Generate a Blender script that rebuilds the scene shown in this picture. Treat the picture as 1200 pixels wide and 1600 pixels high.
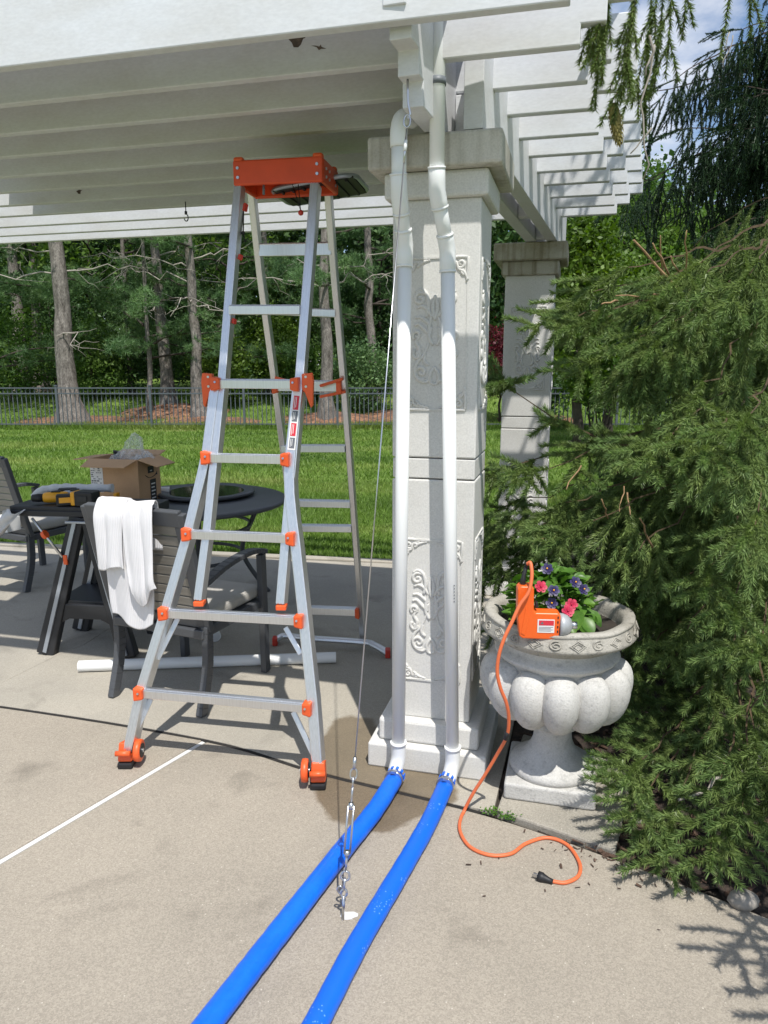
import bpy, math, random
import numpy as np
from mathutils import Vector, Matrix, Euler
random.seed(7); rng = np.random.default_rng(7)
R = math.radians
SC = bpy.context.scene
COL = SC.collection
for o in list(bpy.data.objects): bpy.data.objects.remove(o)

# ------------------------------------------------------------------ camera, sky, sun, exposure
H = 1.62; PITCH = 11.3; FPX = 1150.0
cam = bpy.data.cameras.new('camera'); camo = bpy.data.objects.new('camera', cam); COL.objects.link(camo)
camo.location = (0, 0, H); camo.rotation_euler = (R(90 - PITCH), 0, 0)
cam.sensor_fit = 'VERTICAL'; cam.sensor_height = 24.0; cam.lens = 24.0 * FPX / 1600
cam.clip_start = 0.02; cam.clip_end = 2000
SC.camera = camo
SUN = Vector((0.14, -0.50, 1.0)).normalized()
sl = bpy.data.lights.new('sun', 'SUN'); sl.energy = 4.4; sl.angle = R(0.53); sl.color = (1.0, 0.965, 0.91)
so = bpy.data.objects.new('sun', sl); COL.objects.link(so)
so.rotation_euler = SUN.to_track_quat('Z', 'Y').to_euler(); so.location = (1, -3, 8)
W = bpy.data.worlds.new('World'); SC.world = W; W.use_nodes = True
nt = W.node_tree; nt.nodes.clear()
wo = nt.nodes.new('ShaderNodeOutputWorld'); bg = nt.nodes.new('ShaderNodeBackground'); sk = nt.nodes.new('ShaderNodeTexSky')
sk.sky_type = 'NISHITA'; sk.sun_disc = False
sk.sun_elevation = math.asin(SUN.z); sk.sun_rotation = math.atan2(SUN.x, SUN.y)
sk.air_density = 1.0; sk.dust_density = 0.3; sk.ozone_density = 3.0
tcw = nt.nodes.new('ShaderNodeTexCoord'); mpw = nt.nodes.new('ShaderNodeMapping'); mpw.inputs['Scale'].default_value = (1, 1, 2.2)
mpw.inputs['Location'].default_value = (0.35, 0.2, 0.1)
nzw = nt.nodes.new('ShaderNodeTexNoise'); nzw.inputs['Scale'].default_value = 3.6; nzw.inputs['Detail'].default_value = 8; nzw.inputs['Roughness'].default_value = .55
rpw = nt.nodes.new('ShaderNodeValToRGB'); rpw.color_ramp.elements[0].position = .46; rpw.color_ramp.elements[1].position = .60
mxw = nt.nodes.new('ShaderNodeMixRGB'); mxw.inputs[2].default_value = (6.2, 6.4, 6.9, 1)
L = nt.links.new
L(tcw.outputs['Generated'], mpw.inputs[0]); L(mpw.outputs[0], nzw.inputs['Vector']); L(nzw.outputs['Fac'], rpw.inputs[0])
L(rpw.outputs[0], mxw.inputs[0]); L(sk.outputs[0], mxw.inputs[1]); L(mxw.outputs[0], bg.inputs[0]); L(bg.outputs[0], wo.inputs[0])
bg.inputs[1].default_value = 0.13
SC.view_settings.view_transform = 'Standard'; SC.view_settings.look = 'None'
SC.view_settings.exposure = 0.18; SC.view_settings.gamma = 1; SC.view_settings.use_curve_mapping = False
SC.render.engine = 'CYCLES'
SC.cycles.max_bounces = 8; SC.cycles.transparent_max_bounces = 8; SC.cycles.use_denoising = True

# ------------------------------------------------------------------ survey helpers: photo reading -> place on the site
cp, sp_ = math.cos(R(PITCH)), math.sin(R(PITCH))
def ray(u, v):
    dx, dz = (u - 600) / FPX, -(v - 800) / FPX
    return Vector((dx, cp + dz * sp_, -sp_ + dz * cp))
def G(u, v, z=0.0):
    d = ray(u, v); t = (z - H) / d.z
    return Vector((d.x * t, d.y * t, z))
def D(u, v, Y):
    d = ray(u, v); t = Y / d.y
    return Vector((d.x * t, Y, H + d.z * t))

# ------------------------------------------------------------------ object helpers
WM = {}
def tag(o, label=None, cat=None, group=None, kind=None):
    if label: o['label'] = label
    if cat: o['category'] = cat
    if group: o['group'] = group
    if kind: o['kind'] = kind
    return o
def thing(name, loc=(0, 0, 0), rz=0.0, label=None, cat=None, group=None, kind=None):
    o = bpy.data.objects.new(name, None); COL.objects.link(o); o.empty_display_size = .1
    o.location = loc; o.rotation_euler = (0, 0, rz)
    WM[o] = Matrix.Translation(loc) @ Matrix.Rotation(rz, 4, 'Z')
    return tag(o, label, cat, group, kind)
def copy_tree(o, parent=None):
    c = o.copy(); COL.objects.link(c)
    if parent is not None: c.parent = parent
    WM[c] = WM.get(o, Matrix())
    for ch in list(o.children): copy_tree(ch, c)
    return c
def place(o, loc, rz=0.0):
    o.location = loc; o.rotation_euler = (0, 0, rz); WM[o] = Matrix.Translation(loc) @ Matrix.Rotation(rz, 4, 'Z'); return o
def link_mesh(name, me, mats, parent=None, loc=(0, 0, 0)):
    o = bpy.data.objects.new(name, me); COL.objects.link(o)
    for m in (mats if isinstance(mats, (list, tuple)) else [mats]):
        if len(me.materials) < (len(mats) if isinstance(mats, (list, tuple)) else 1): me.materials.append(m)
    o.location = loc
    if parent is not None: o.parent = parent
    return o
class MB:
    """collects shapes; build() links them as ONE mesh object"""
    def __init__(s): s.v = []; s.f = []; s.sm = []; s.mi = []
    def add(s, vs, fs, smooth=False, mi=0, M=None):
        b = len(s.v)
        s.v += [tuple(M @ Vector(p)) if M is not None else tuple(p) for p in vs]
        s.f += [tuple(i + b for i in f) for f in fs]; s.sm += [smooth] * len(fs); s.mi += [mi] * len(fs)
        return s
    def box(s, c, size, M=None, mi=0):
        x, y, z = (d / 2 for d in size)
        vs = [(c[0] + a * x, c[1] + b * y, c[2] + d * z) for d in (-1, 1) for b in (-1, 1) for a in (-1, 1)]
        return s.add(vs, [(0, 2, 3, 1), (4, 5, 7, 6), (0, 1, 5, 4), (2, 6, 7, 3), (0, 4, 6, 2), (1, 3, 7, 5)], M=M, mi=mi)
    def bar(s, p, q, w, h, up=(0, 0, 1), mi=0, w2=None, h2=None):
        """box from p to q, w across, h along up"""
        p, q = Vector(p), Vector(q); d = (q - p).normalized(); x = d.cross(Vector(up)).normalized(); z = x.cross(d).normalized()
        vs = []
        for e, ww, hh in ((p, w, h), (q, w2 or w, h2 or h)):
            vs += [e + x * (a * ww / 2) + z * (b * hh / 2) for a, b in ((-1, -1), (1, -1), (1, 1), (-1, 1))]
        return s.add(vs, [(3, 2, 1, 0), (4, 5, 6, 7), (0, 1, 5, 4), (1, 2, 6, 5), (2, 3, 7, 6), (3, 0, 4, 7)], mi=mi)
    def tube(s, pts, r, n=10, caps=True, mi=0, closed=False, flat=1.0, smooth=True):
        pts = [Vector(p) for p in pts]; m = len(pts); rs = r if isinstance(r, (list, tuple)) else [r] * m
        vs = []; prev = None
        for i, p in enumerate(pts):
            if closed: d = pts[(i + 1) % m] - pts[i - 1]
            else: d = pts[min(i + 1, m - 1)] - pts[max(i - 1, 0)]
            d.normalize()
            if prev is None:
                a = Vector((0, 0, 1)) if abs(d.z) < .9 else Vector((1, 0, 0)); x = d.cross(a).normalized()
            else:
                x = prev - d * prev.dot(d)
                x = x.normalized() if x.length > 1e-6 else d.orthogonal().normalized()
            prev = x; y = d.cross(x)
            for k in range(n):
                a = 2 * math.pi * k / n; vs.append(p + x * (rs[i] * math.cos(a)) + y * (rs[i] * flat * math.sin(a)))
        fs = []
        for i in range(m if closed else m - 1):
            j = (i + 1) % m
            for k in range(n): fs.append((i * n + k, i * n + (k + 1) % n, j * n + (k + 1) % n, j * n + k))
        s.add(vs, fs, smooth, mi)
        if caps and not closed:
            b = len(s.v) - len(vs)
            s.f += [tuple(b + k for k in reversed(range(n))), tuple(b + (m - 1) * n + k for k in range(n))]
            s.sm += [False, False]; s.mi += [mi, mi]
        return s
    def lathe(s, prof, n=32, c=(0, 0, 0), smooth=True, mi=0, M=None, wob=0):
        vs = []
        for r, z in prof:
            for k in range(n):
                a = 2 * math.pi * k / n; vs.append((c[0] + r * math.cos(a), c[1] + r * math.sin(a), c[2] + z))
        fs = [(i * n + k, i * n + (k + 1) % n, (i + 1) * n + (k + 1) % n, (i + 1) * n + k) for i in range(len(prof) - 1) for k in range(n)]
        s.add(vs, fs, smooth, mi, M)
        return s
    def prism(s, poly, z0, z1, M=None, mi=0, smooth=False):
        """2-D polygon (counter-clockwise) extruded from z0 to z1"""
        n = len(poly); vs = [(x, y, z0) for x, y in poly] + [(x, y, z1) for x, y in poly]
        fs = [tuple(reversed(range(n))), tuple(range(n, 2 * n))] + [(i, (i + 1) % n, n + (i + 1) % n, n + i) for i in range(n)]
        return s.add(vs, fs, smooth, mi, M)
    def ball(s, c, r, nu=12, nv=8, mi=0, sc=(1, 1, 1), M=None):
        vs = []; fs = []
        for i in range(nv + 1):
            t = math.pi * i / nv
            for k in range(nu):
                a = 2 * math.pi * k / nu
                vs.append((c[0] + r * sc[0] * math.sin(t) * math.cos(a), c[1] + r * sc[1] * math.sin(t) * math.sin(a), c[2] + r * sc[2] * math.cos(t)))
        for i in range(nv):
            for k in range(nu): fs.append((i * nu + k, (i + 1) * nu + k, (i + 1) * nu + (k + 1) % nu, i * nu + (k + 1) % nu))
        return s.add(vs, fs, True, mi, M)
    def build(s, name, mats, parent=None, bev=0, seg=2, sub=0, solid=0, world=False, label=None, ang=35):
        """vertices are in the frame of the top-level thing; world=True: vertices in world coordinates"""
        vs = [Vector(p) for p in s.v]
        if world and parent is not None:
            root = parent
            while root.parent is not None: root = root.parent
            inv = WM[root].inverted(); vs = [inv @ p for p in vs]
        lo = Vector([min(p[i] for p in vs) for i in range(3)]); hi = Vector([max(p[i] for p in vs) for i in range(3)])
        c = (lo + hi) / 2
        me = bpy.data.meshes.new(name); me.from_pydata([p - c for p in vs], [], s.f)
        me.polygons.foreach_set('use_smooth', s.sm); me.polygons.foreach_set('material_index', s.mi); me.update()
        o = bpy.data.objects.new(name, me); COL.objects.link(o)
        for m in (mats if isinstance(mats, (list, tuple)) else [mats]): me.materials.append(m)
        off = Vector((0, 0, 0)); p = parent
        if parent is not None:
            o.parent = parent
            while p.parent is not None: off += p.location; p = p.parent      # parts are unrotated within their thing
        o.location = c - off
        if parent is None: WM[o] = Matrix.Translation(c)
        if bev:
            b = o.modifiers.new('bevel', 'BEVEL'); b.width = bev; b.segments = seg; b.limit_method = 'ANGLE'; b.angle_limit = R(ang); b.harden_normals = False
        if solid:
            b = o.modifiers.new('thick', 'SOLIDIFY'); b.thickness = solid; b.offset = 0
        if sub:
            b = o.modifiers.new('sub', 'SUBSURF'); b.levels = sub; b.render_levels = sub
        if label: o['label'] = label
        return o
def np_mesh(name, verts, nper, mats, parent=None, loc=(0, 0, 0), mi=None, smooth=False):
    """verts: (N*nper,3) array, each run of nper verts is one face"""
    verts = np.asarray(verts, dtype=np.float32).reshape(-1, 3); n = len(verts); nf = n // nper
    me = bpy.data.meshes.new(name); me.vertices.add(n); me.vertices.foreach_set('co', verts.ravel())
    me.loops.add(n); me.loops.foreach_set('vertex_index', np.arange(n, dtype=np.int32))
    me.polygons.add(nf); me.polygons.foreach_set('loop_start', np.arange(0, n, nper, dtype=np.int32))
    try: me.polygons.foreach_set('loop_total', np.full(nf, nper, dtype=np.int32))
    except Exception: pass
    if mi is not None: me.polygons.foreach_set('material_index', np.asarray(mi, dtype=np.int32))
    me.update(); me.validate()
    for m in (mats if isinstance(mats, (list, tuple)) else [mats]): me.materials.append(m)
    o = bpy.data.objects.new(name, me); COL.objects.link(o); o.location = loc
    if parent is not None: o.parent = parent
    return o
def text_mesh(txt, size, M, thick=0.0006, sx=1.0):
    cu = bpy.data.curves.new('txt', 'FONT'); cu.body = txt; cu.size = size; cu.extrude = thick; cu.align_x = 'CENTER'; cu.align_y = 'CENTER'
    cu.resolution_u = 3
    ob = bpy.data.objects.new('txt', cu); COL.objects.link(ob)
    dg = bpy.context.evaluated_depsgraph_get(); me = bpy.data.meshes.new_from_object(ob.evaluated_get(dg))
    vs = [M @ Vector((v.co.x * sx, v.co.y, v.co.z)) for v in me.vertices]; fs = [tuple(p.vertices) for p in me.polygons]
    bpy.data.objects.remove(ob); bpy.data.curves.remove(cu); bpy.data.meshes.remove(me)
    return vs, fs
def bez(pts, n=8):
    """smooth curve through points (Catmull-Rom)"""
    P = [Vector(p) for p in pts]; P = [P[0] * 2 - P[1]] + P + [P[-1] * 2 - P[-2]]; out = []
    for i in range(1, len(P) - 2):
        for k in range(n):
            t = k / n; a, b, c, d = P[i - 1:i + 3]
            out.append(.5 * ((2 * b) + (c - a) * t + (2 * a - 5 * b + 4 * c - d) * t * t + (-a + 3 * b - 3 * c + d) * t ** 3))
    out.append(P[-2]); return out

# ------------------------------------------------------------------ materials
def new_mat(name):
    m = bpy.data.materials.new(name); m.use_nodes = True; t = m.node_tree; b = t.nodes['Principled BSDF']
    return m, t, b
def N(t, typ, **kw):
    n = t.nodes.new(typ)
    for k, v in kw.items():
        if k in n.inputs: n.inputs[k].default_value = v
        else: setattr(n, k, v)
    return n
def pmat(name, col, rough=.6, metal=0.0, var=.15, scale=6.0, detail=6, bump=0.0, bscale=60.0, col2=None, stretch=None, spec=.5, fine=0.0, fscale=300, rvar=0.0):
    """principled material: large mottling between col and col2, fine speckle and bump, all from position"""
    m, t, b = new_mat(name); Lk = t.links.new
    g = N(t, 'ShaderNodeNewGeometry'); src = g.outputs['Position']
    if stretch:
        mp = N(t, 'ShaderNodeMapping'); mp.inputs['Scale'].default_value = stretch; Lk(src, mp.inputs[0]); src = mp.outputs[0]
    n1 = N(t, 'ShaderNodeTexNoise', Scale=scale, Detail=detail, Roughness=.6); Lk(src, n1.inputs['Vector'])
    c2 = col2 or tuple(c * (1 - var * 2) for c in col)
    cr = N(t, 'ShaderNodeValToRGB'); cr.color_ramp.elements[0].position = .3; cr.color_ramp.elements[1].position = .7
    cr.color_ramp.elements[0].color = (*c2, 1); cr.color_ramp.elements[1].color = (*col, 1); Lk(n1.outputs['Fac'], cr.inputs[0])
    out = cr.outputs[0]
    if fine:
        n2 = N(t, 'ShaderNodeTexNoise', Scale=fscale, Detail=2); Lk(src, n2.inputs['Vector'])
        mr = N(t, 'ShaderNodeMapRange'); mr.inputs[1].default_value = .3; mr.inputs[2].default_value = .7; mr.inputs[3].default_value = 1 - fine; mr.inputs[4].default_value = 1 + fine
        Lk(n2.outputs['Fac'], mr.inputs[0]); mm = N(t, 'ShaderNodeMixRGB', blend_type='MULTIPLY'); mm.inputs[0].default_value = 1
        Lk(out, mm.inputs[1]); Lk(mr.outputs[0], mm.inputs[2]); out = mm.outputs[0]
    Lk(out, b.inputs['Base Color'])
    b.inputs['Roughness'].default_value = rough; b.inputs['Metallic'].default_value = metal; b.inputs['Specular IOR Level'].default_value = spec
    if rvar:
        mr = N(t, 'ShaderNodeMapRange'); mr.inputs[3].default_value = rough - rvar; mr.inputs[4].default_value = rough + rvar; Lk(n1.outputs['Fac'], mr.inputs[0]); Lk(mr.outputs[0], b.inputs['Roughness'])
    if bump:
        nb = N(t, 'ShaderNodeTexNoise', Scale=bscale, Detail=4); Lk(src, nb.inputs['Vector'])
        bp = N(t, 'ShaderNodeBump'); bp.inputs['Strength'].default_value = bump; bp.inputs['Distance'].default_value = .004; Lk(nb.outputs['Fac'], bp.inputs['Height']); Lk(bp.outputs[0], b.inputs['Normal'])
    return m
def leafmat(name, cols, trans=.35, scale=1.2, rough=.5, rand=.25, spec=.3, stretch=None):
    """foliage: hue by position noise and by object, some light through the leaf"""
    m, t, b = new_mat(name); Lk = t.links.new
    g = N(t, 'ShaderNodeNewGeometry'); n1 = N(t, 'ShaderNodeTexNoise', Scale=scale, Detail=5, Roughness=.65); mp = N(t, 'ShaderNodeMapping'); mp.inputs['Scale'].default_value = stretch or (1, 1, 1); Lk(g.outputs['Position'], mp.inputs[0]); Lk(mp.outputs[0], n1.inputs['Vector'])
    cr = N(t, 'ShaderNodeValToRGB'); e = cr.color_ramp.elements
    e[0].position = .28; e[0].color = (*cols[0], 1); e[1].position = .72; e[1].color = (*cols[-1], 1)
    if len(cols) > 2:
        x = e.new(.5); x.color = (*cols[1], 1)
    Lk(n1.outputs['Fac'], cr.inputs[0])
    ri = N(t, 'ShaderNodeMapRange'); ri.inputs[3].default_value = 1 - rand; ri.inputs[4].default_value = 1 + rand; Lk(g.outputs['Random Per Island'], ri.inputs[0])
    mm = N(t, 'ShaderNodeMixRGB', blend_type='MULTIPLY'); mm.inputs[0].default_value = 1; Lk(cr.outputs[0], mm.inputs[1]); Lk(ri.outputs[0], mm.inputs[2])
    Lk(mm.outputs[0], b.inputs['Base Color']); b.inputs['Roughness'].default_value = rough; b.inputs['Specular IOR Level'].default_value = spec
    tr = N(t, 'ShaderNodeBsdfTranslucent'); hs = N(t, 'ShaderNodeHueSaturation', Saturation=1.15, Value=1.2); Lk(mm.outputs[0], hs.inputs['Color']); Lk(hs.outputs[0], tr.inputs[0])
    ms = N(t, 'ShaderNodeMixShader'); ms.inputs[0].default_value = trans
    Lk(b.outputs[0], ms.inputs[1]); Lk(tr.outputs[0], ms.inputs[2]); Lk(ms.outputs[0], t.nodes['Material Output'].inputs[0])
    return m
M = {}
M['paint'] = pmat('white_paint', (.68, .70, .73), .5, scale=5, detail=9, bump=.12, bscale=30, stretch=(.6, .6, 1.6), col2=(.60, .60, .595), fine=.045, fscale=90)
M['pvc'] = pmat('white_pvc', (.80, .81, .80), .32, var=.02, scale=2, col2=(.76, .77, .76))
M['steel'] = pmat('zinc_steel', (.62, .63, .65), .28, 1.0, var=.05, scale=20)
M['grey_strap'] = pmat('grey_strap', (.16, .18, .20), .5)
M['blue'] = pmat('blue_hose', (.003, .15, .78), .38, var=.08, scale=7, col2=(.003, .12, .66), bump=.5, bscale=16, fine=.06, fscale=60, rvar=.1)
M['orange'] = pmat('orange_plastic', (.84, .125, .028), .42, var=.08, scale=9, col2=(.72, .095, .02))
M['red'] = pmat('red_plastic', (.62, .05, .03), .45, var=.08, scale=9)
M['cord'] = pmat('orange_cord', (.72, .16, .055), .5, var=.05)
M['tool'] = pmat('orange_tool', (.85, .13, .015), .36, var=.05)
M['black'] = pmat('black_rubber', (.014, .014, .016), .55, var=.1)
M['char'] = pmat('charcoal_metal', (.08, .085, .094), .42, var=.06, scale=8, col2=(.066, .07, .077))
M['slat'] = pmat('taupe_slat', (.29, .27, .235), .55, var=.1, scale=5, stretch=(1, 1, 14), bump=.1)
M['cush'] = pmat('grey_cushion', (.46, .44, .40), .9, var=.06, bump=.4, bscale=400, fine=.08, fscale=500)
M['saw'] = pmat('black_plastic', (.022, .023, .026), .5, var=.08, bump=.15, bscale=300)
M['strip'] = pmat('grey_strip', (.42, .46, .52), .35, .6, var=.05)
M['yellow'] = pmat('yellow_plastic', (.80, .38, .02), .4, var=.05)
M['card'] = pmat('cardboard', (.56, .35, .195), .8, var=.06, scale=6, fine=.05, fscale=200, bump=.1)
M['cardin'] = pmat('cardboard_inside', (.34, .20, .11), .85, var=.06)
M['paper'] = pmat('label_paper', (.74, .74, .73), .6, var=.02)
M['ink'] = pmat('black_ink', (.02, .02, .022), .6, var=.02)
M['redink'] = pmat('red_ink', (.62, .03, .05), .6, var=.02)
M['greyink'] = pmat('grey_ink', (.13, .14, .16), .6, var=.02)
M['cloth'] = pmat('white_cotton', (.78, .77, .78), .95, var=.04, scale=8, bump=.5, bscale=500)
M['rag'] = pmat('grey_rag', (.70, .70, .70), .9, var=.1, scale=8, bump=.4, bscale=200)
M['bark'] = pmat('bark', (.27, .24, .215), .9, var=.3, scale=2.6, stretch=(5, 5, 1.6), bump=1.0, bscale=5, fine=.45, fscale=11, col2=(.085, .072, .062))
M['darkbark'] = pmat('dark_bark', (.085, .065, .052), .9, var=.3, scale=6, bump=.8, bscale=25)
M['twig'] = pmat('twig_bark', (.15, .10, .055), .85, var=.25, scale=25, bump=.4, bscale=150)
M['deadwood'] = pmat('dead_wood', (.42, .38, .33), .9, var=.2, scale=8)
M['fence'] = pmat('fence_black', (.10, .115, .135), .5, var=.1)
M['cone'] = pmat('spruce_cone', (.26, .22, .055), .7, var=.2, scale=60)
M['stone'] = pmat('river_stone', (.34, .31, .27), .8, var=.25, scale=15, bump=.4, bscale=60)
M['chip'] = pmat('wood_chip', (.13, .075, .05), .9, var=.4, scale=20)
M['peel'] = pmat('bare_rotted_wood', (.17, .13, .10), .9, var=.4, scale=30, bump=.6)

def alu(name, base, rough):
    m, t, b = new_mat(name); Lk = t.links.new
    tc = N(t, 'ShaderNodeTexCoord'); mp = N(t, 'ShaderNodeMapping'); mp.inputs['Scale'].default_value = (40, 40, 2); Lk(tc.outputs['Object'], mp.inputs[0])
    n = N(t, 'ShaderNodeTexNoise', Scale=6, Detail=5); Lk(mp.outputs[0], n.inputs['Vector'])
    cr = N(t, 'ShaderNodeValToRGB'); cr.color_ramp.elements[0].color = (*[c * .74 for c in base], 1); cr.color_ramp.elements[1].color = (*base, 1); Lk(n.outputs['Fac'], cr.inputs[0]); Lk(cr.outputs[0], b.inputs['Base Color'])
    mr = N(t, 'ShaderNodeMapRange'); mr.inputs[3].default_value = rough - .08; mr.inputs[4].default_value = rough + .1; Lk(n.outputs['Fac'], mr.inputs[0]); Lk(mr.outputs[0], b.inputs['Roughness'])
    b.inputs['Metallic'].default_value = .95; return m
M['alu'] = alu('brushed_aluminium', (.84, .85, .87), .36)

def concrete(name, col, col2, wet=False, grit=.16, bump=.5):
    m, t, b = new_mat(name); Lk = t.links.new
    g = N(t, 'ShaderNodeNewGeometry'); P = g.outputs['Position']
    n1 = N(t, 'ShaderNodeTexNoise', Scale=1.1, Detail=9, Roughness=.62); Lk(P, n1.inputs['Vector'])
    cr = N(t, 'ShaderNodeValToRGB'); cr.color_ramp.elements[0].position = .33; cr.color_ramp.elements[1].position = .68
    cr.color_ramp.elements[0].color = (*col2, 1); cr.color_ramp.elements[1].color = (*col, 1); Lk(n1.outputs['Fac'], cr.inputs[0])
    vo = N(t, 'ShaderNodeTexVoronoi', Scale=260); Lk(P, vo.inputs['Vector'])
    hv = N(t, 'ShaderNodeSeparateColor'); Lk(vo.outputs['Color'], hv.inputs[0])
    mr = N(t, 'ShaderNodeMapRange'); mr.inputs[3].default_value = 1 - grit; mr.inputs[4].default_value = 1 + grit; Lk(hv.outputs[0], mr.inputs[0])
    n3 = N(t, 'ShaderNodeTexNoise', Scale=620, Detail=2); Lk(P, n3.inputs['Vector'])
    mr3 = N(t, 'ShaderNodeMapRange'); mr3.inputs[1].default_value = .3; mr3.inputs[2].default_value = .7; mr3.inputs[3].default_value = .84; mr3.inputs[4].default_value = 1.16; Lk(n3.outputs['Fac'], mr3.inputs[0])
    mm = N(t, 'ShaderNodeMixRGB', blend_type='MULTIPLY'); mm.inputs[0].default_value = 1; Lk(cr.outputs[0], mm.inputs[1]); Lk(mr.outputs[0], mm.inputs[2])
    m2 = N(t, 'ShaderNodeMixRGB', blend_type='MULTIPLY'); m2.inputs[0].default_value = 1; Lk(mm.outputs[0], m2.inputs[1]); Lk(mr3.outputs[0], m2.inputs[2])
    # pale quartz grains
    vq = N(t, 'ShaderNodeTexVoronoi', Scale=48); Lk(P, vq.inputs['Vector'])
    lt = N(t, 'ShaderNodeMath', operation='LESS_THAN'); lt.inputs[1].default_value = .10; Lk(vq.outputs['Distance'], lt.inputs[0])
    sq = N(t, 'ShaderNodeSeparateColor'); Lk(vq.outputs['Color'], sq.inputs[0]); gt = N(t, 'ShaderNodeMath', operation='GREATER_THAN'); gt.inputs[1].default_value = .72; Lk(sq.outputs[1], gt.inputs[0])
    mu = N(t, 'ShaderNodeMath', operation='MULTIPLY'); Lk(lt.outputs[0], mu.inputs[0]); Lk(gt.outputs[0], mu.inputs[1])
    mq = N(t, 'ShaderNodeMixRGB'); mq.inputs[2].default_value = (.56, .51, .43, 1); Lk(mu.outputs[0], mq.inputs[0]); Lk(m2.outputs[0], mq.inputs[1])
    # old dark drip spots and stains
    ns = N(t, 'ShaderNodeTexNoise', Scale=3.1, Detail=3, Roughness=.5, Distortion=.6); Lk(P, ns.inputs['Vector'])
    rs = N(t, 'ShaderNodeMapRange'); rs.inputs[1].default_value = .58; rs.inputs[2].default_value = .75; rs.inputs[3].default_value = 1; rs.inputs[4].default_value = .70; Lk(ns.outputs['Fac'], rs.inputs[0])
    m3 = N(t, 'ShaderNodeMixRGB', blend_type='MULTIPLY'); m3.inputs[0].default_value = 1; Lk(mq.outputs[0], m3.inputs[1]); Lk(rs.outputs[0], m3.inputs[2])
    out = m3.outputs[0]
    rough = .85
    b.inputs['Roughness'].default_value = rough; b.inputs['Specular IOR Level'].default_value = .3
    # water that ran out of the pipes, spreading round the foot of the pillar
    nw = N(t, 'ShaderNodeTexNoise', Scale=7, Detail=6); Lk(P, nw.inputs['Vector'])
    mask = None
    for cx, cy, rx, ry in ((-.035, 2.57, .225, .235), (-.14, 2.90, .15, .34), (.13, 2.60, .16, .16), (.0, 2.75, .25, .25)):
        mp = N(t, 'ShaderNodeMapping', vector_type='POINT'); mp.inputs['Location'].default_value = (-cx / rx, -cy / ry, 0); mp.inputs['Scale'].default_value = (1 / rx, 1 / ry, 0); Lk(P, mp.inputs[0])
        ln = N(t, 'ShaderNodeVectorMath', operation='LENGTH'); Lk(mp.outputs[0], ln.inputs[0])
        if mask is None: mask = ln.outputs['Value']
        else:
            mn = N(t, 'ShaderNodeMath', operation='MINIMUM'); Lk(mask, mn.inputs[0]); Lk(ln.outputs['Value'], mn.inputs[1]); mask = mn.outputs[0]
    ad = N(t, 'ShaderNodeMath', operation='MULTIPLY_ADD'); ad.inputs[1].default_value = .6; Lk(nw.outputs['Fac'], ad.inputs[0]); Lk(mask, ad.inputs[2])
    wm = N(t, 'ShaderNodeMapRange'); wm.inputs[1].default_value = 1.22; wm.inputs[2].default_value = 1.33; wm.inputs[3].default_value = 1; wm.inputs[4].default_value = 0; Lk(ad.outputs[0], wm.inputs[0])
    mw = N(t, 'ShaderNodeMixRGB', blend_type='MULTIPLY'); mw.inputs[2].default_value = (.53, .47, .39, 1); Lk(wm.outputs[0], mw.inputs[0]); Lk(out, mw.inputs[1]); out = mw.outputs[0]
    rw = N(t, 'ShaderNodeMapRange'); rw.inputs[3].default_value = .85; rw.inputs[4].default_value = .5; Lk(wm.outputs[0], rw.inputs[0]); Lk(rw.outputs[0], b.inputs['Roughness'])
    Lk(out, b.inputs['Base Color'])
    bp = N(t, 'ShaderNodeBump'); bp.inputs['Strength'].default_value = bump; bp.inputs['Distance'].default_value = .0025
    ab = N(t, 'ShaderNodeMath', operation='ADD'); Lk(hv.outputs[0], ab.inputs[0]); Lk(n3.outputs['Fac'], ab.inputs[1]); Lk(ab.outputs[0], bp.inputs['Height']); Lk(bp.outputs[0], b.inputs['Normal'])
    return m
M['deck'] = concrete('tan_deck_concrete', (.385, .34, .275), (.315, .28, .228), grit=.17)
M['patio'] = concrete('grey_patio_concrete', (.42, .385, .32), (.335, .31, .262), grit=.12, bump=.35)
M['paver'] = concrete('paver_concrete', (.42, .385, .32), (.27, .25, .21), grit=.16)

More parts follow.
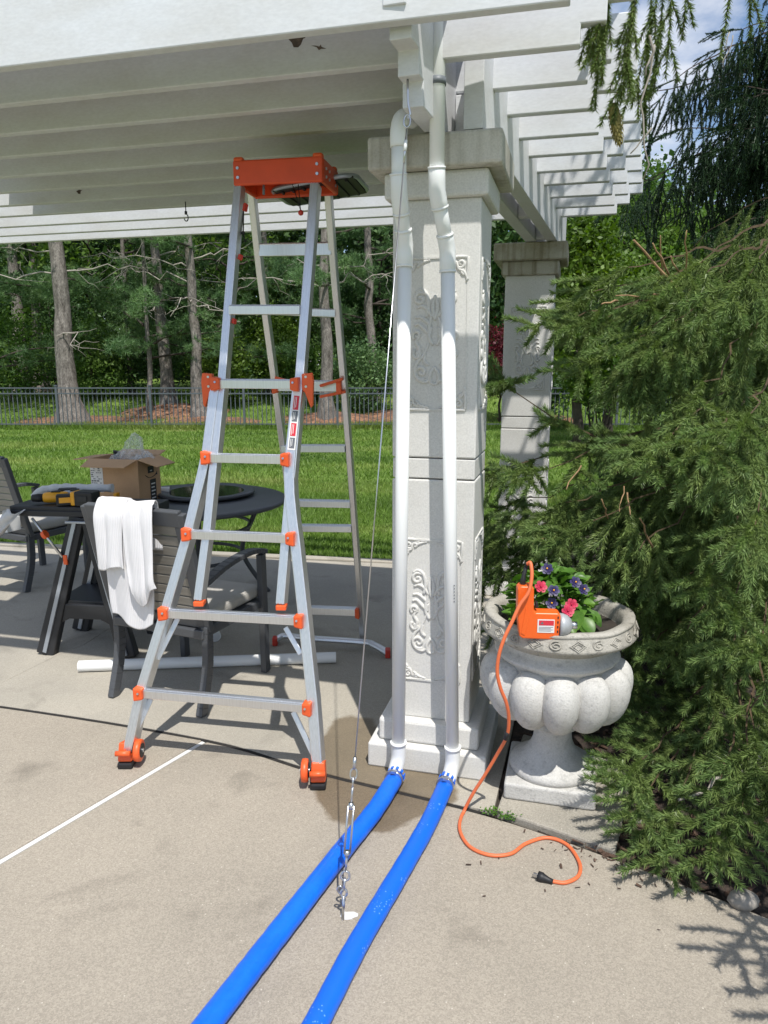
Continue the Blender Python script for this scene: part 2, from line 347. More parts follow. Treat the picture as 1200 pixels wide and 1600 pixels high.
def stucco(name, col, col2, streak=.0, pit=.0, bump=.45):
    m, t, b = new_mat(name); Lk = t.links.new
    g = N(t, 'ShaderNodeNewGeometry'); P = g.outputs['Position']
    n1 = N(t, 'ShaderNodeTexNoise', Scale=4, Detail=8, Roughness=.6); Lk(P, n1.inputs['Vector'])
    cr = N(t, 'ShaderNodeValToRGB'); cr.color_ramp.elements[0].position = .25; cr.color_ramp.elements[1].position = .6; cr.color_ramp.elements[0].color = (*col2, 1); cr.color_ramp.elements[1].color = (*col, 1); Lk(n1.outputs['Fac'], cr.inputs[0])
    out = cr.outputs[0]
    if streak:
        mp = N(t, 'ShaderNodeMapping'); mp.inputs['Scale'].default_value = (30, 30, 1.2); Lk(P, mp.inputs[0])
        n2 = N(t, 'ShaderNodeTexNoise', Scale=1, Detail=3); Lk(mp.outputs[0], n2.inputs['Vector'])
        mr = N(t, 'ShaderNodeMapRange'); mr.inputs[1].default_value = .5; mr.inputs[2].default_value = .75; mr.inputs[4].default_value = streak; Lk(n2.outputs['Fac'], mr.inputs[0])
        mx = N(t, 'ShaderNodeMixRGB'); mx.inputs[2].default_value = (.14, .115, .06, 1); Lk(mr.outputs[0], mx.inputs[0]); Lk(out, mx.inputs[1]); out = mx.outputs[0]
    n3 = N(t, 'ShaderNodeTexNoise', Scale=160, Detail=3); Lk(P, n3.inputs['Vector'])
    mr = N(t, 'ShaderNodeMapRange'); mr.inputs[1].default_value = .3; mr.inputs[2].default_value = .7; mr.inputs[3].default_value = .9; mr.inputs[4].default_value = 1.08; Lk(n3.outputs['Fac'], mr.inputs[0])
    mm = N(t, 'ShaderNodeMixRGB', blend_type='MULTIPLY'); mm.inputs[0].default_value = 1; Lk(out, mm.inputs[1]); Lk(mr.outputs[0], mm.inputs[2]); Lk(mm.outputs[0], b.inputs['Base Color'])
    if pit:
        n4 = N(t, 'ShaderNodeTexNoise', Scale=38, Detail=6, Roughness=.75); Lk(P, n4.inputs['Vector'])
        m4 = N(t, 'ShaderNodeMapRange'); m4.inputs[1].default_value = .53; m4.inputs[2].default_value = .72; m4.inputs[3].default_value = 1; m4.inputs[4].default_value = 1 - pit; Lk(n4.outputs['Fac'], m4.inputs[0])
        x4 = N(t, 'ShaderNodeMixRGB', blend_type='MULTIPLY'); x4.inputs[0].default_value = 1; Lk(mm.outputs[0], x4.inputs[1]); Lk(m4.outputs[0], x4.inputs[2]); Lk(x4.outputs[0], b.inputs['Base Color'])
    b.inputs['Roughness'].default_value = .85; b.inputs['Specular IOR Level'].default_value = .25
    bp = N(t, 'ShaderNodeBump'); bp.inputs['Strength'].default_value = bump; bp.inputs['Distance'].default_value = .004; Lk(n3.outputs['Fac'], bp.inputs['Height']); Lk(bp.outputs[0], b.inputs['Normal'])
    return m
M['cast'] = stucco('painted_cast_stone', (.645, .635, .605), (.595, .585, .55), bump=.12)
M['capm'] = stucco('weathered_cast_stone', (.56, .54, .49), (.33, .31, .26), streak=.45)
M['capdirty'] = stucco('mossy_cast_stone', (.46, .44, .38), (.22, .19, .11), streak=.8)
M['urn'] = stucco('grey_urn_concrete', (.57, .56, .53), (.42, .41, .385), pit=.35)
M['urnrim'] = stucco('aged_urn_concrete', (.42, .40, .35), (.23, .21, .17), pit=.6)

M['needle'] = leafmat('spruce_needles', [(.10, .15, .045), (.175, .245, .075), (.26, .34, .115)], trans=.28, scale=3.0, rough=.4, rand=.3)
M['tip'] = leafmat('spruce_new_growth', [(.12, .20, .065), (.18, .27, .09), (.26, .36, .135)], trans=.3, scale=3.0, rough=.4, rand=.3)
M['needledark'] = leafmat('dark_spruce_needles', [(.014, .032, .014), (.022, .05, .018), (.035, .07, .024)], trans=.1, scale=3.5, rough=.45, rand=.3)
M['leafA'] = leafmat('maple_leaves', [(.06, .125, .028), (.12, .21, .045), (.20, .295, .07)], trans=.42, scale=.7)
M['leafB'] = leafmat('dark_evergreen', [(.028, .07, .024), (.058, .115, .036), (.105, .175, .055)], trans=.15, scale=.6)
M['leafC'] = leafmat('arborvitae_leaves', [(.06, .11, .016), (.10, .17, .024), (.16, .24, .035)], trans=.3, scale=1.5)
M['leafD'] = leafmat('pine_needles', [(.065, .135, .055), (.125, .22, .085), (.20, .31, .12)], trans=.3, scale=.9)
M['leafR'] = leafmat('burgundy_leaves', [(.07, .012, .02), (.12, .02, .03), (.18, .05, .045)], trans=.3, scale=2)
M['leafF'] = leafmat('flower_leaves', [(.045, .11, .018), (.09, .20, .03), (.17, .30, .05)], trans=.3, scale=14, rough=.35)
M['grass'] = leafmat('grass_blades', [(.085, .16, .032), (.175, .28, .055), (.33, .38, .12)], trans=.4, scale=.5, stretch=(.45, 1.3, 1), rand=.3)
M['petalr'] = pmat('red_petal', (.58, .02, .075), .55, var=.2, scale=60)
M['petalp'] = pmat('violet_petal', (.035, .025, .12), .5, var=.3, scale=60)
M['soil'] = pmat('bare_soil', (.05, .04, .03), .95, var=.3, scale=14, bump=.8, bscale=60)
M['mulch'] = pmat('dark_mulch', (.060, .042, .032), .95, var=.4, scale=22, bump=1, bscale=70, fine=.5, fscale=90)
M['straw'] = pmat('pine_straw', (.27, .14, .08), .95, var=.25, scale=2.5, bump=1, bscale=20, fine=.6, fscale=14, col2=(.12, .062, .038))
def lawnmat():
    m, t, b = new_mat('lawn_turf'); Lk = t.links.new
    g = N(t, 'ShaderNodeNewGeometry'); P = g.outputs['Position']
    mp = N(t, 'ShaderNodeMapping'); mp.inputs['Scale'].default_value = (.45, 1.3, 1); Lk(P, mp.inputs[0]); n1 = N(t, 'ShaderNodeTexNoise', Scale=.5, Detail=5, Roughness=.65); Lk(mp.outputs[0], n1.inputs['Vector'])
    cr = N(t, 'ShaderNodeValToRGB'); e = cr.color_ramp.elements; e[0].position = .3; e[0].color = (.10, .165, .034, 1); e[1].position = .62; e[1].color = (.175, .265, .055, 1)
    x = e.new(.68); x.color = (.27, .25, .11, 1)
    Lk(n1.outputs['Fac'], cr.inputs[0])
    n2 = N(t, 'ShaderNodeTexNoise', Scale=22, Detail=5, Roughness=.75); Lk(P, n2.inputs['Vector'])
    mr = N(t, 'ShaderNodeMapRange'); mr.inputs[1].default_value = .3; mr.inputs[2].default_value = .7; mr.inputs[3].default_value = .7; mr.inputs[4].default_value = 1.3; Lk(n2.outputs['Fac'], mr.inputs[0])
    mm = N(t, 'ShaderNodeMixRGB', blend_type='MULTIPLY'); mm.inputs[0].default_value = 1; Lk(cr.outputs[0], mm.inputs[1]); Lk(mr.outputs[0], mm.inputs[2]); Lk(mm.outputs[0], b.inputs['Base Color'])
    b.inputs['Roughness'].default_value = .9; b.inputs['Specular IOR Level'].default_value = .15
    bp = N(t, 'ShaderNodeBump'); bp.inputs['Strength'].default_value = .9; bp.inputs['Distance'].default_value = .04; Lk(n2.outputs['Fac'], bp.inputs['Height']); Lk(bp.outputs[0], b.inputs['Normal'])
    return m
M['lawn'] = lawnmat()
def clearmat(name, col, alpha):
    m, t, b = new_mat(name); b.inputs['Base Color'].default_value = (*col, 1); b.inputs['Roughness'].default_value = .15; b.inputs['Alpha'].default_value = alpha
    return m
M['bag'] = clearmat('clear_plastic', (.85, .87, .88), .28)
def glassmat():
    m, t, b = new_mat('dark_glass'); b.inputs['Base Color'].default_value = (.01, .012, .014, 1); b.inputs['Roughness'].default_value = .05; return m
M['glass'] = glassmat()
# ================================================================== THE SETTING
def sm01(x): x = min(1, max(0, x)); return x * x * (3 - 2 * x)
def terrain(x, y):
    return -0.025 + .62 * sm01((y - 19.6) / 6.5) + .35 * sm01((y - 28) / 25)
mb = MB()
xs = [-160, -90, -50, -30] + [i * 2.5 - 25 for i in range(0, 21)] + [30, 50, 90, 160]
ys = [-60, -20, -5, 2, 6, 10, 14, 18] + [19.6 + i * .8 for i in range(0, 14)] + [34, 40, 50, 70, 110, 180, 400]
vs = [(x, y, terrain(x, y)) for y in ys for x in xs]; nx = len(xs)
fs = [(j * nx + i, j * nx + i + 1, (j + 1) * nx + i + 1, (j + 1) * nx + i) for j in range(len(ys) - 1) for i in range(nx - 1)]
mb.add(vs, fs, True); tag(mb.build('lawn', M['lawn']), kind='structure')

CURVE = [(-4.6, 3.80), (-3.2, 3.62), (-1.86, 3.31), (-.79, 2.985), (-.257, 2.715), (.377, 2.44), (.783, 2.19), (1.15, 1.93), (1.75, 1.45), (2.5, .6)]
cv = [Vector((p.x, p.y)) for p in bez([(x, y, 0) for x, y in CURVE], 6)]
def slab(name, poly, mat, z1=0.0, bev=.006):
    m = MB(); m.prism([tuple(p) for p in poly], -.085, z1); o = m.build(name, mat, bev=bev, seg=2); return tag(o, kind='structure')
def cutx(pts, f): return [p for p in pts if f(p)]
def nrm(i):
    a, b = cv[max(i - 1, 0)], cv[min(i + 1, len(cv) - 1)]; d = (b - a).normalized(); return Vector((-d.y, d.x))
near = [p - nrm(i) * .011 for i, p in enumerate(cv)]      # lower side of the joint (towards the viewer)
far = [p + nrm(i) * .009 for i, p in enumerate(cv)]
# joint with a white filler strip across the tan deck
j0, j1 = Vector((-.79, 2.975)), Vector((-1.279, 2.174)); jd = (j1 - j0).normalized(); jn = Vector((jd.y, -jd.x))   # jn points left/back
jend = j0 + jd * 6
k = min(range(len(near)), key=lambda i: (near[i] - j0).length)
LW = .0135
left = [p for p in near if p.x < j0.x - .02] + [j0 - jd * .02 + Vector((-.012, 0))]
sgn = -1 if jn.x > 0 else 1
nn = jn * sgn
deckL = [(-6, -4)] + [tuple(j0 + jd * 7.2 + nn * LW)] + [tuple(j0 + nn * LW)] + [tuple(p) for p in reversed(near) if p.x < (j0 + nn * LW).x - .01] + [(-6, 3.95)]
slab('pool_deck', deckL, M['deck'])
deckR = [tuple(j0 + jd * 7.2 - nn * LW), (3.2, -4), (3.2, .2)] + [tuple(p) for p in reversed(near) if p.x > (j0 - nn * LW).x + .01 and p.x < 2.4] + [tuple(j0 - nn * LW)]
slab('pool_deck', deckR, M['deck'])
mb = MB(); a, b_ = j0 + jd * .005, jend
mb.bar((a.x, a.y, -.02), (b_.x, b_.y, -.02), LW * 2 - .0075, .034)
tag(mb.build('expansion_strip', pmat('white_filler', (.72, .71, .68), .6, var=.06, scale=12)), kind='structure')
mb = MB(); P_ = [p for p in cv if p.x < .40]; vs = []
for i, p in enumerate(P_):
    q_ = nrm(i); vs += [(p.x - q_.x * .0105, p.y - q_.y * .0105, -.004), (p.x + q_.x * .0085, p.y + q_.y * .0085, -.0035)]
vs += [(x, y, -.03) for x, y, z in vs]; n_ = len(P_) * 2
mb.add(vs, [(2 * i, 2 * i + 2, 2 * i + 3, 2 * i + 1) for i in range(len(P_) - 1)]); tag(mb.build('joint_filler', pmat('dark_joint_filler', (.028, .025, .022), .9, var=.3, scale=40)), kind='structure')
# grey patio behind, cracked across the left
crack = [Vector(p) for p in ((-2.16, 3.42), (-1.99, 3.57), (-1.87, 3.92), (-1.77, 4.12), (-1.73, 4.34), (-1.60, 4.62), (-1.52, 5.2), (-1.40, 5.7), (-1.33, 6.13))]
def edgeY(x): return 5.93 - .172 * x
rightedge = [(.405, 2.455), (.56, 3.0), (.80, 3.9), (1.18, 5.2), (1.38, 5.72)]
pl = [(-6.5, edgeY(-6.5))] + [(-6.5, 3.95)] + [tuple(p) for p in far if p.x < -2.17] + [tuple(p - Vector((.0012, 0))) for p in crack]
slab('patio_slab', pl, M['patio'], bev=.0015)
pr = [tuple(p + Vector((.0012, 0))) for p in reversed(crack)] + [tuple(p) for p in far if -2.14 < p.x < .38] + rightedge
slab('patio_slab', pr, M['patio'], bev=.0015)
pv = [(.415, 2.445), (.783, 2.215), (1.02, 2.74), (.62, 3.02)]
slab('paver', pv, M['paver'], z1=.012, bev=.008)
mb = MB(); mb.bar((-6.5, edgeY(-6.5) + .05, -.02), (1.4, edgeY(1.4) + .05, -.02), .09, .07)
tag(mb.build('lawn_edging', M['patio'], bev=.01), kind='structure')
# soil under the joints and the planting bed on the right
mb = MB(); mb.prism([(-6.4, -3.9), (3.1, -3.9), (3.1, 6), (-6.4, 6.5)], -.03, -.0195)
tag(mb.build('joint_soil', M['soil']), kind='structure')
mb = MB(); n = 60; bx0, bx1, by0, by1 = .45, 6.5, 1.0, 8.0; vs = []; fs = []
rr = random.Random(3)
for j in range(n + 1):
    for i in range(n + 1):
        x = bx0 + (bx1 - bx0) * i / n; y = by0 + (by1 - by0) * j / n
        vs.append((x, y, -.012 + rr.uniform(-.012, .012) + .10 * sm01((x - 1.2) / 2.0)))
for j in range(n):
    for i in range(n):
        x, y, _ = vs[j * (n + 1) + i]
        fs.append((j * (n + 1) + i, j * (n + 1) + i + 1, (j + 1) * (n + 1) + i + 1, (j + 1) * (n + 1) + i))
# keep only what lies on the bed side of the deck edge and right of the patio
def bedside(x, y):
    e = 1.93 + (y - y)
    for a, b in zip(CURVE[5:-1], CURVE[6:]):
        if a[0] <= x <= b[0]:
            return y > a[1] + (b[1] - a[1]) * (x - a[0]) / (b[0] - a[0]) + .0
    return True
fs = [f for f in fs if bedside(*[sum(vs[k][d] for k in f) / 4 for d in (0, 1)]) and sum(vs[k][0] for k in f) / 4 > .43 + .27 * (sum(vs[k][1] for k in f) / 4 - 2.44)]
mb.add(vs, fs, True); tag(mb.build('mulch_bed', M['mulch']), kind='structure')
def chips(name, mat, count, fn, size, kind='stuff', zoff=.004):
    V = []
    for _ in range(count):
        p = fn()
        if p is None: continue
        x, y, z = p; l = size * rr.uniform(.5, 1.6); w = l * rr.uniform(.15, .45); a = rr.uniform(0, 6.28); t = rr.uniform(-.35, .35)
        d = Vector((math.cos(a) * math.cos(t), math.sin(a) * math.cos(t), math.sin(t))) * l; e = Vector((-math.sin(a), math.cos(a), rr.uniform(-.3, .3))) * w
        c = Vector((x, y, z + zoff)); up = Vector((0, 0, w * .6))
        q = [c - d - e, c + d - e, c + d + e, c - d + e]
        V += q + [q[0] + Vector((0, 0, 0)), q[1], q[1] + up, q[0] + up]
        V += [q[2], q[3], q[3] + up, q[2] + up] + [x_ + up for x_ in q]
    o = np_mesh(name, np.array([tuple(v) for v in V]), 4, mat); return tag(o, kind=kind)
def bedpt():
    x = rr.uniform(.6, 2.2); y = rr.uniform(1.5, 4)
    if not bedside(x, y) or x < .45 + .27 * (y - 2.44): return None
    return (x, y, -.008 + .10 * sm01((x - 1.2) / 2.0))
chips('bark_mulch', M['chip'], 2600, bedpt, .014)
for i, (u, v, s) in enumerate(((1165, 1422, .040), (1000, 1290, .022))):
    p = G(u, v); m = MB(); m.ball((0, 0, 0), s, 14, 10, sc=(1.2, .9, .7))
    r2 = random.Random(i); m.v = [(x * r2.uniform(.93, 1.07), y * r2.uniform(.93, 1.07), z * r2.uniform(.93, 1.07)) for x, y, z in m.v]
    o = m.build('stone', M['stone']); o.location = (p.x, p.y + .02, s * .45)
    tag(o, ['large round pale stone at the bed edge in the right corner', 'tan stone under the lowest spruce bough behind the paver', 'flat stone at the deck edge under the low bough', 'stone half hidden by the lowest spruce bough', 'small stone beside the large corner stone'][i], 'stone')
# debris blown onto the deck
def debris():
    x = rr.gauss(.62, .2); y = rr.gauss(2.12, .10)
    return (x, y, .0) if not bedside(x, y) or x < .4 else None
def debris2():
    t = rr.random(); i = int(t * 6) + 34; p = cv[min(i, len(cv) - 1)]
    return (p.x + rr.gauss(0, .05), p.y - abs(rr.gauss(0, .05)), 0)
chips('leaf_litter', M['chip'], 26, debris, .006)
chips('leaf_litter', M['chip'], 80, debris2, .0045)
# low weeds growing in the joint in front of the urn
V = []
for cx, cy in ((G(795, 1280).x, G(795, 1280).y), (G(770, 1272).x, G(770, 1272).y)):
    for _ in range(70):
        a = rr.uniform(0, 6.28); l = rr.uniform(.006, .014); p = Vector((cx + rr.gauss(0, .018), cy + rr.gauss(0, .01), rr.uniform(.001, .02)))
        d = Vector((math.cos(a), math.sin(a), rr.uniform(-.2, .8))) * l; e = Vector((-math.sin(a), math.cos(a), 0)) * l * .35
        V += [p - e * .2, p + d * .5 - e, p + d, p + d * .5 + e]
tag(np_mesh('joint_weeds', np.array([tuple(v) for v in V]), 4, M['leafF']), kind='stuff')

# ---------------------------------------------------------------- pillars
TH = -R(14.5)                                 # the pergola runs slightly towards the viewer on its right
C1 = Vector((.228, 2.945, 0)); C2 = Vector((1.005, 5.23, 0))
def spiral(c, r0, turns, a0, sgn=1, grow=.12, n=26):
    return [(c[0] + (r0 * (1 - (1 - grow) * i / n)) * math.cos(a0 + sgn * turns * 2 * math.pi * i / n), c[1] + (r0 * (1 - (1 - grow) * i / n)) * math.sin(a0 + sgn * turns * 2 * math.pi * i / n)) for i in range(n + 1)]
def motif2d():
    """half of a scroll ornament, x>0 side; unit about 0.07 wide, 0.3 tall"""
    P = []
    P.append([(.012, -.135)] + [(.03, -.15), (.055, -.14), (.066, -.115), (.058, -.085), (.036, -.06), (.02, -.02), (.012, .03)])
    P.append(spiral((.045, -.118), .026, 1.4, -2.2, 1))
    P.append([(.066, -.075), (.05, -.045), (.062, -.02), (.05, .0)] ); P.append(spiral((.058, -.058), .017, 1.2, 1, -1))
    P.append([(.02, -.095), (.034, -.08), (.030, -.05)]); P.append(spiral((.060, .003), .016, 1.2, -1, 1))
    P.append([(.012, .0), (.034, .02), (.052, .038), (.068, .034)]); P.append([(.012, .03), (.030, .048), (.048, .06), (.066, .058)])
    P.append([(.010, .06), (.026, .085), (.046, .095), (.062, .088)]); P.append(spiral((.05, .118), .022, 1.3, 2.4, -1))
    P.append([(.028, .06), (.022, .10), (.03, .135), (.05, .148), (.066, .138)]); P.append([(.0, .05), (.008, .09), (.0, .13)])
    P.append([(.006, -.03), (.02, .0), (.016, .045), (.004, .08)]); P.append([(.0, -.10), (.014, -.125), (.012, -.15), (.0, -.158)])
    return P
def corner2d():
    return [[(0, 0), (.035, 0), (.075, .004)], [(0, 0), (0, .03), (.004, .075)], [(.0, .07), (.012, .045), (.03, .035), (.038, .014), (.06, .008)],
            spiral((.022, .02), .014, 1.3, .5, 1), [(.05, .02), (.062, .012), (.085, .006)], [(.012, .055), (.02, .045), (.014, .035)], spiral((.044, .018), .008, 1.0, 2, -1, n=12)]
def relief(mbx, lines, cx, cz, y, sx=1, sz=1, r=.0052, scale=1.0):
    for ln in lines:
        pts = [(cx + sx * p[0] * scale, y, cz + sz * p[1] * scale) for p in ln]
        if len(pts) < 9: pts = [tuple(p) for p in bez(pts, 5)]
        mbx.tube(pts, [r * (.6 + .4 * math.sin(math.pi * min(.92, .12 + i / max(1, len(pts) - 1)))) for i in range(len(pts))], 6)
def pillar(loc, label, capmat, lowcap):
    t = thing('stone_pillar', loc, TH, label, 'pillar')
    m = MB(); w = .484
    m.box((0, 0, .052), (w, w, .104)); m.build('plinth', M['cast'], t, bev=.008)
    m = MB(); m.box((0, 0, .1525), (.41, .41, .095)); m.build('base_course', M['cast'], t, bev=.012)
    s = .322
    m = MB(); m.box((0, 0, .20 + .494), (s, s, .988)); m.build('shaft_block', M['cast'], t, bev=.006)
    m = MB(); m.box((0, 0, 1.231), (s - .004, s - .004, .076)); m.build('shaft_band', M['cast'], t, bev=.004)
    m = MB(); m.box((0, 0, 1.273 + .4635), (s, s, .927)); m.build('shaft_block', M['cast'], t, bev=.006)
    m = MB(); m.box((0, 0, 2.245), (.375, .375, .09)); m.build('neck_course', lowcap, t, bev=.012)
    m = MB(); m.box((0, 0, 2.345), (.472, .472, .11)); m.build('capstone', capmat, t, bev=.010)
    mot, cor = motif2d(), corner2d()
    for k, rz in enumerate((0, 90, 180, 270)):
        Rz = Matrix.Rotation(R(rz), 4, 'Z'); y = -s / 2 - .0005
        for z0, z1, mz in ((.367, .95, .660), (1.455, 2.0, 1.725)):
            q = MB()
            for sx in (-1, 1): relief(q, mot, 0, mz, y, sx, 1, r=.0080, scale=1.12)
            q.v = [tuple(Rz @ Vector((p[0], y + (p[1] - y) * .9, p[2]))) for p in q.v]; q.build('scroll_relief', M['cast'], t)
            q = MB(); hw = .118
            for sx in (-1, 1):
                for sz, zz in ((1, z0), (-1, z1)): relief(q, cor, -sx * hw, zz, y, sx, sz, r=.0062, scale=1.15)
            for zz in (z0, z1): q.box((0, y, zz), (hw * 2, .008, .007))
            for xx in (-hw, hw): q.box((xx, y + .001, (z0 + z1) / 2), (.005, .006, z1 - z0 - .08))
            q.v = [tuple(Rz @ Vector(p)) for p in q.v]; q.build('panel_frame', M['cast'], t)
    return t
pillar(C1, 'large white carved stone pillar with two white pipes running down its front', M['capm'], M['cast'])
pillar(C2, 'farther white carved pillar with a mossy cap, half hidden by the spruce', M['capdirty'], M['capdirty'])

# ---------------------------------------------------------------- pergola
perg = thing('pergola', (C1.x, C1.y, 0), 0, 'white painted wooden pergola with stepped rafter ends resting on the stone pillars', 'pergola')
ta = math.tan(R(14.5)); ZB = 2.572; RH = .20; NR = 11
def rafter_poly(L0):
    # along the rafter (x from left end 0 to L0), stepped corbel on the right end
    return [(0, 0), (L0, 0), (L0, .058), (L0 + .075, .058), (L0 + .075, .118), (L0 + .15, .118), (L0 + .15, RH), (0, RH)]
for i in range(NR):
    f = i / (NR - 1); Y0 = 2.335 + 3.085 * f; xr = .500 + 1.00 * f; x0 = -4.2
    L0 = (xr - x0) / math.cos(R(14.5))
    m = MB(); m.prism(rafter_poly(L0), -.02, .02)
    # local (along, height, thickness) -> world
    Mx = Matrix.Translation((x0, Y0 - x0 * ta, ZB + rr.uniform(-.003, .003))) @ Matrix.Rotation(-R(14.5), 4, 'Z') @ Matrix(((1, 0, 0, 0), (0, 0, -1, 0), (0, 1, 0, 0), (0, 0, 0, 1)))
    m.v = [tuple(Mx @ Vector(p)) for p in m.v]
    m.build('rafter', M['paint'], perg, bev=.004, world=True)
dirB = Vector((C2.x - C1.x, C2.y - C1.y, 0)).normalized(); rgt = Vector((dirB.y, -dirB.x, 0))
def beam(off, poly, name):
    m = MB(); m.prism(poly, -.034, .034)
    o0 = C1 + rgt * off
    Mx = Matrix(((dirB.x, 0, rgt.x, o0.x), (dirB.y, 0, rgt.y, o0.y), (0, 1, 0, 0), (0, 0, 0, 1)))
    m.v = [tuple(Mx @ Vector(p)) for p in m.v]; m.f = [tuple(reversed(f)) for f in m.f]
    return m.build(name, M['paint'], perg, bev=.003, world=True)
def sY(Y): return (Y - C1.y) / dirB.y
EB = sY(5.55)
beam(.018, [(sY(2.487), 2.402), (EB, 2.402), (EB, 2.70), (sY(2.306), 2.765), (sY(2.306), 2.61), (sY(2.364), 2.61), (sY(2.364), 2.545), (sY(2.44), 2.545), (sY(2.44), 2.475), (sY(2.487), 2.475)], 'beam')
beam(.150, [(sY(2.74), 2.402), (EB, 2.402), (EB, 2.70), (sY(2.74), 2.70)], 'beam')
for Y in (2.9, 3.6, 4.3, 5.0):
    m = MB(); c = C1 + dirB * sY(Y) + rgt * .084
    m.bar((c.x, c.y, 2.41), (c.x, c.y, 2.56), .060, .06, up=tuple(dirB)); m.build('blocking', M['paint'], perg, world=True, bev=.003)
# sun cover laid over the rafters, from the first rafter back
m = MB(); z = ZB + RH + .012
cov = [(-2.25, 2.38 + 2.25 * ta), (.16, 2.38 - .16 * ta), (.72, 4.45 - .72 * ta), (-2.25, 4.45 + 2.25 * ta)]
m.prism(cov, z, z + .012); m.build('roof_cover', M['paint'], perg, world=True)
# bare patches where the paint has come off
q = MB()
for (u, v, Y, s) in ((464, 67, 2.352, .016), (500, 72, 2.63, .010), (508, 79, 2.63, .012), (490, 70, 2.63, .006)):
    pass
def patch(u, v, k, pts, name='bare_patch'):
    """irregular flake of bare wood on rafter k, proud by 1 mm; pts in metres about the picked point"""
    Y0 = 2.335 + 3.085 * k / (NR - 1); d = ray(u, v)
    n = Vector((math.sin(R(14.5)), math.cos(R(14.5)), 0)); p0 = Vector((0, Y0, 0)) - n * .02
    t = (p0 - Vector((0, 0, H))).dot(n) / d.dot(n); c = Vector((0, 0, H)) + d * t - n * .001
    ex = Vector((math.cos(R(14.5)), -math.sin(R(14.5)), 0)); m = MB()
    vs = [c + ex * a + Vector((0, 0, b)) for a, b in pts]; vs += [p + n * .0008 for p in vs]; nn_ = len(pts)
    m.add(vs, [tuple(range(nn_)), tuple(reversed(range(nn_, 2 * nn_)))] + [(i, nn_ + i, nn_ + (i + 1) % nn_, (i + 1) % nn_) for i in range(nn_)])
    m.build(name, M['peel'], perg, world=True)
patch(464, 67, 1, [(-.028, .012), (-.018, .002), (-.012, -.012), (.004, -.014), (.014, -.006), (.022, .010), (.03, .012), (.03, .016), (-.03, .016)])
patch(500, 75, 1, [(-.03, .010), (-.012, .004), (-.004, -.006), (.004, -.003), (.022, -.004), (.006, .002), (.003, .010), (-.002, .004), (-.014, .008)])
patch(147, 190, 4, [(-.006, .004), (0, -.004), (.006, -.005), (.002, .004)])
patch(124, 300, 6, [(-.02, .006), (-.008, -.01), (.006, -.012), (.01, .004), (.02, .008), (0, .012)])
# small hooks hanging from the far rafters
def hook(u, v, l, label):
    k = 6; Y0 = 2.335 + 3.085 * k / (NR - 1); p = D(u, v, Y0 + .36 + .1)
    t = thing('hanging_hook', (p.x, p.y, ZB - .001), 0, label, 'hook')
    m = MB(); m.tube([(0, 0, 0), (0, 0, -l * .55)], .003, 6); m.build('cord', M['black'], t)
    m = MB(); m.tube([(0, 0, -l * .55)] + [(.012 * math.sin(a), 0, -l * .75 + .02 * math.cos(a)) for a in [i * .4 for i in range(0, 12)]], .0035, 6); m.build('hook', M['grey_strap'], t)
    m = MB(); m.tube([(0, 0, -l * .45), (0, 0, -l * .6)], .008, 8); m.build('swivel', M['black'], t)
hook(290, 322, .12, 'small dark hook on a cord hanging from a far rafter left of the ladder')

# ---------------------------------------------------------------- fence
fy = 19.1
fen = thing('iron_fence', (0, fy, 0), 0, 'long dark metal picket fence along the back of the lawn', 'fence')
posts = [x for x in np.arange(-13.2, 13.3, 2.4)]
zf = -.03; hf = 1.12
mp_ = MB(); mp_.box((0, 0, hf / 2), (.055, .055, hf)); pm0 = mp_.build('post', M['fence'], fen); pm0.location = (posts[0], 0, zf + hf / 2)
cap = MB(); cap.box((0, 0, 0), (.075, .075, .03)); c0 = cap.build('post_cap', M['fence'], pm0); c0.location = (0, 0, hf / 2 + .012)
for x in posts[1:]:
    o = pm0.copy(); COL.objects.link(o); o.location = (x, 0, zf + hf / 2); c = c0.copy(); COL.objects.link(c); c.parent = o
for z in (.12, .90, 1.04):
    m = MB(); m.box((0, 0, z), (26.6, .035, .03)); m.build('rail', M['fence'], fen)
m = MB(); m.box((0, 0, 0), (.02, .018, 1.0)); k0 = m.build('picket', M['fence'], fen); first = True
for a in posts[:-1]:
    for j in range(1, 21):
        x = a + j * 2.4 / 21
        if -10.2 < x < 7.6 and not (1.6 < x < 3.2):
            if first: k0.location = (x, .03, zf + .54); first = False
            else:
                o = k0.copy(); COL.objects.link(o); o.location = (x, .03, zf + .54)
# ---------------------------------------------------------------- grass
def blades(n, y0, y1, h, w, pw):
    y = y0 + (y1 - y0) * rng.random(n) ** pw; half = y * .60 + .4
    x = (rng.random(n) * 2 - 1) * half
    keep = (y > 5.93 - .172 * x + .12) & ~((x > 1.0) & (y < 8.0) & (x > .2 * y)) ; x = x[keep]; y = y[keep]; n = len(x)
    pn = np.sin(x * 1.3 + 2 * np.sin(y * .7)) * np.sin(y * 1.1 + x * .4); hh = h * (.6 + .8 * rng.random(n)) * (1 + .25 * pn)
    a = rng.random(n) * 6.283; lean = rng.normal(0, .45, (n, 2)) * hh[:, None]
    b = np.stack([x, y, np.full(n, -.028)], 1); dx = np.stack([np.cos(a), np.sin(a), np.zeros(n)], 1) * (w * (.7 + .6 * rng.random(n)))[:, None]
    tip = b + np.stack([lean[:, 0], lean[:, 1], hh], 1)
    return np.stack([b - dx, b + dx, tip], 1).reshape(-1, 3)
g = np.concatenate([blades(140000, 5.9, 10.5, .052, .006, 1.0), blades(85000, 10, 19.0, .055, .013, 1.0)])
tag(np_mesh('lawn_grass', g, 3, M['grass']), kind='stuff')
e = blades(26000, 18.95, 19.4, .16, .01, 1.0); tag(np_mesh('fence_grass', e, 3, M['grass']), kind='stuff')
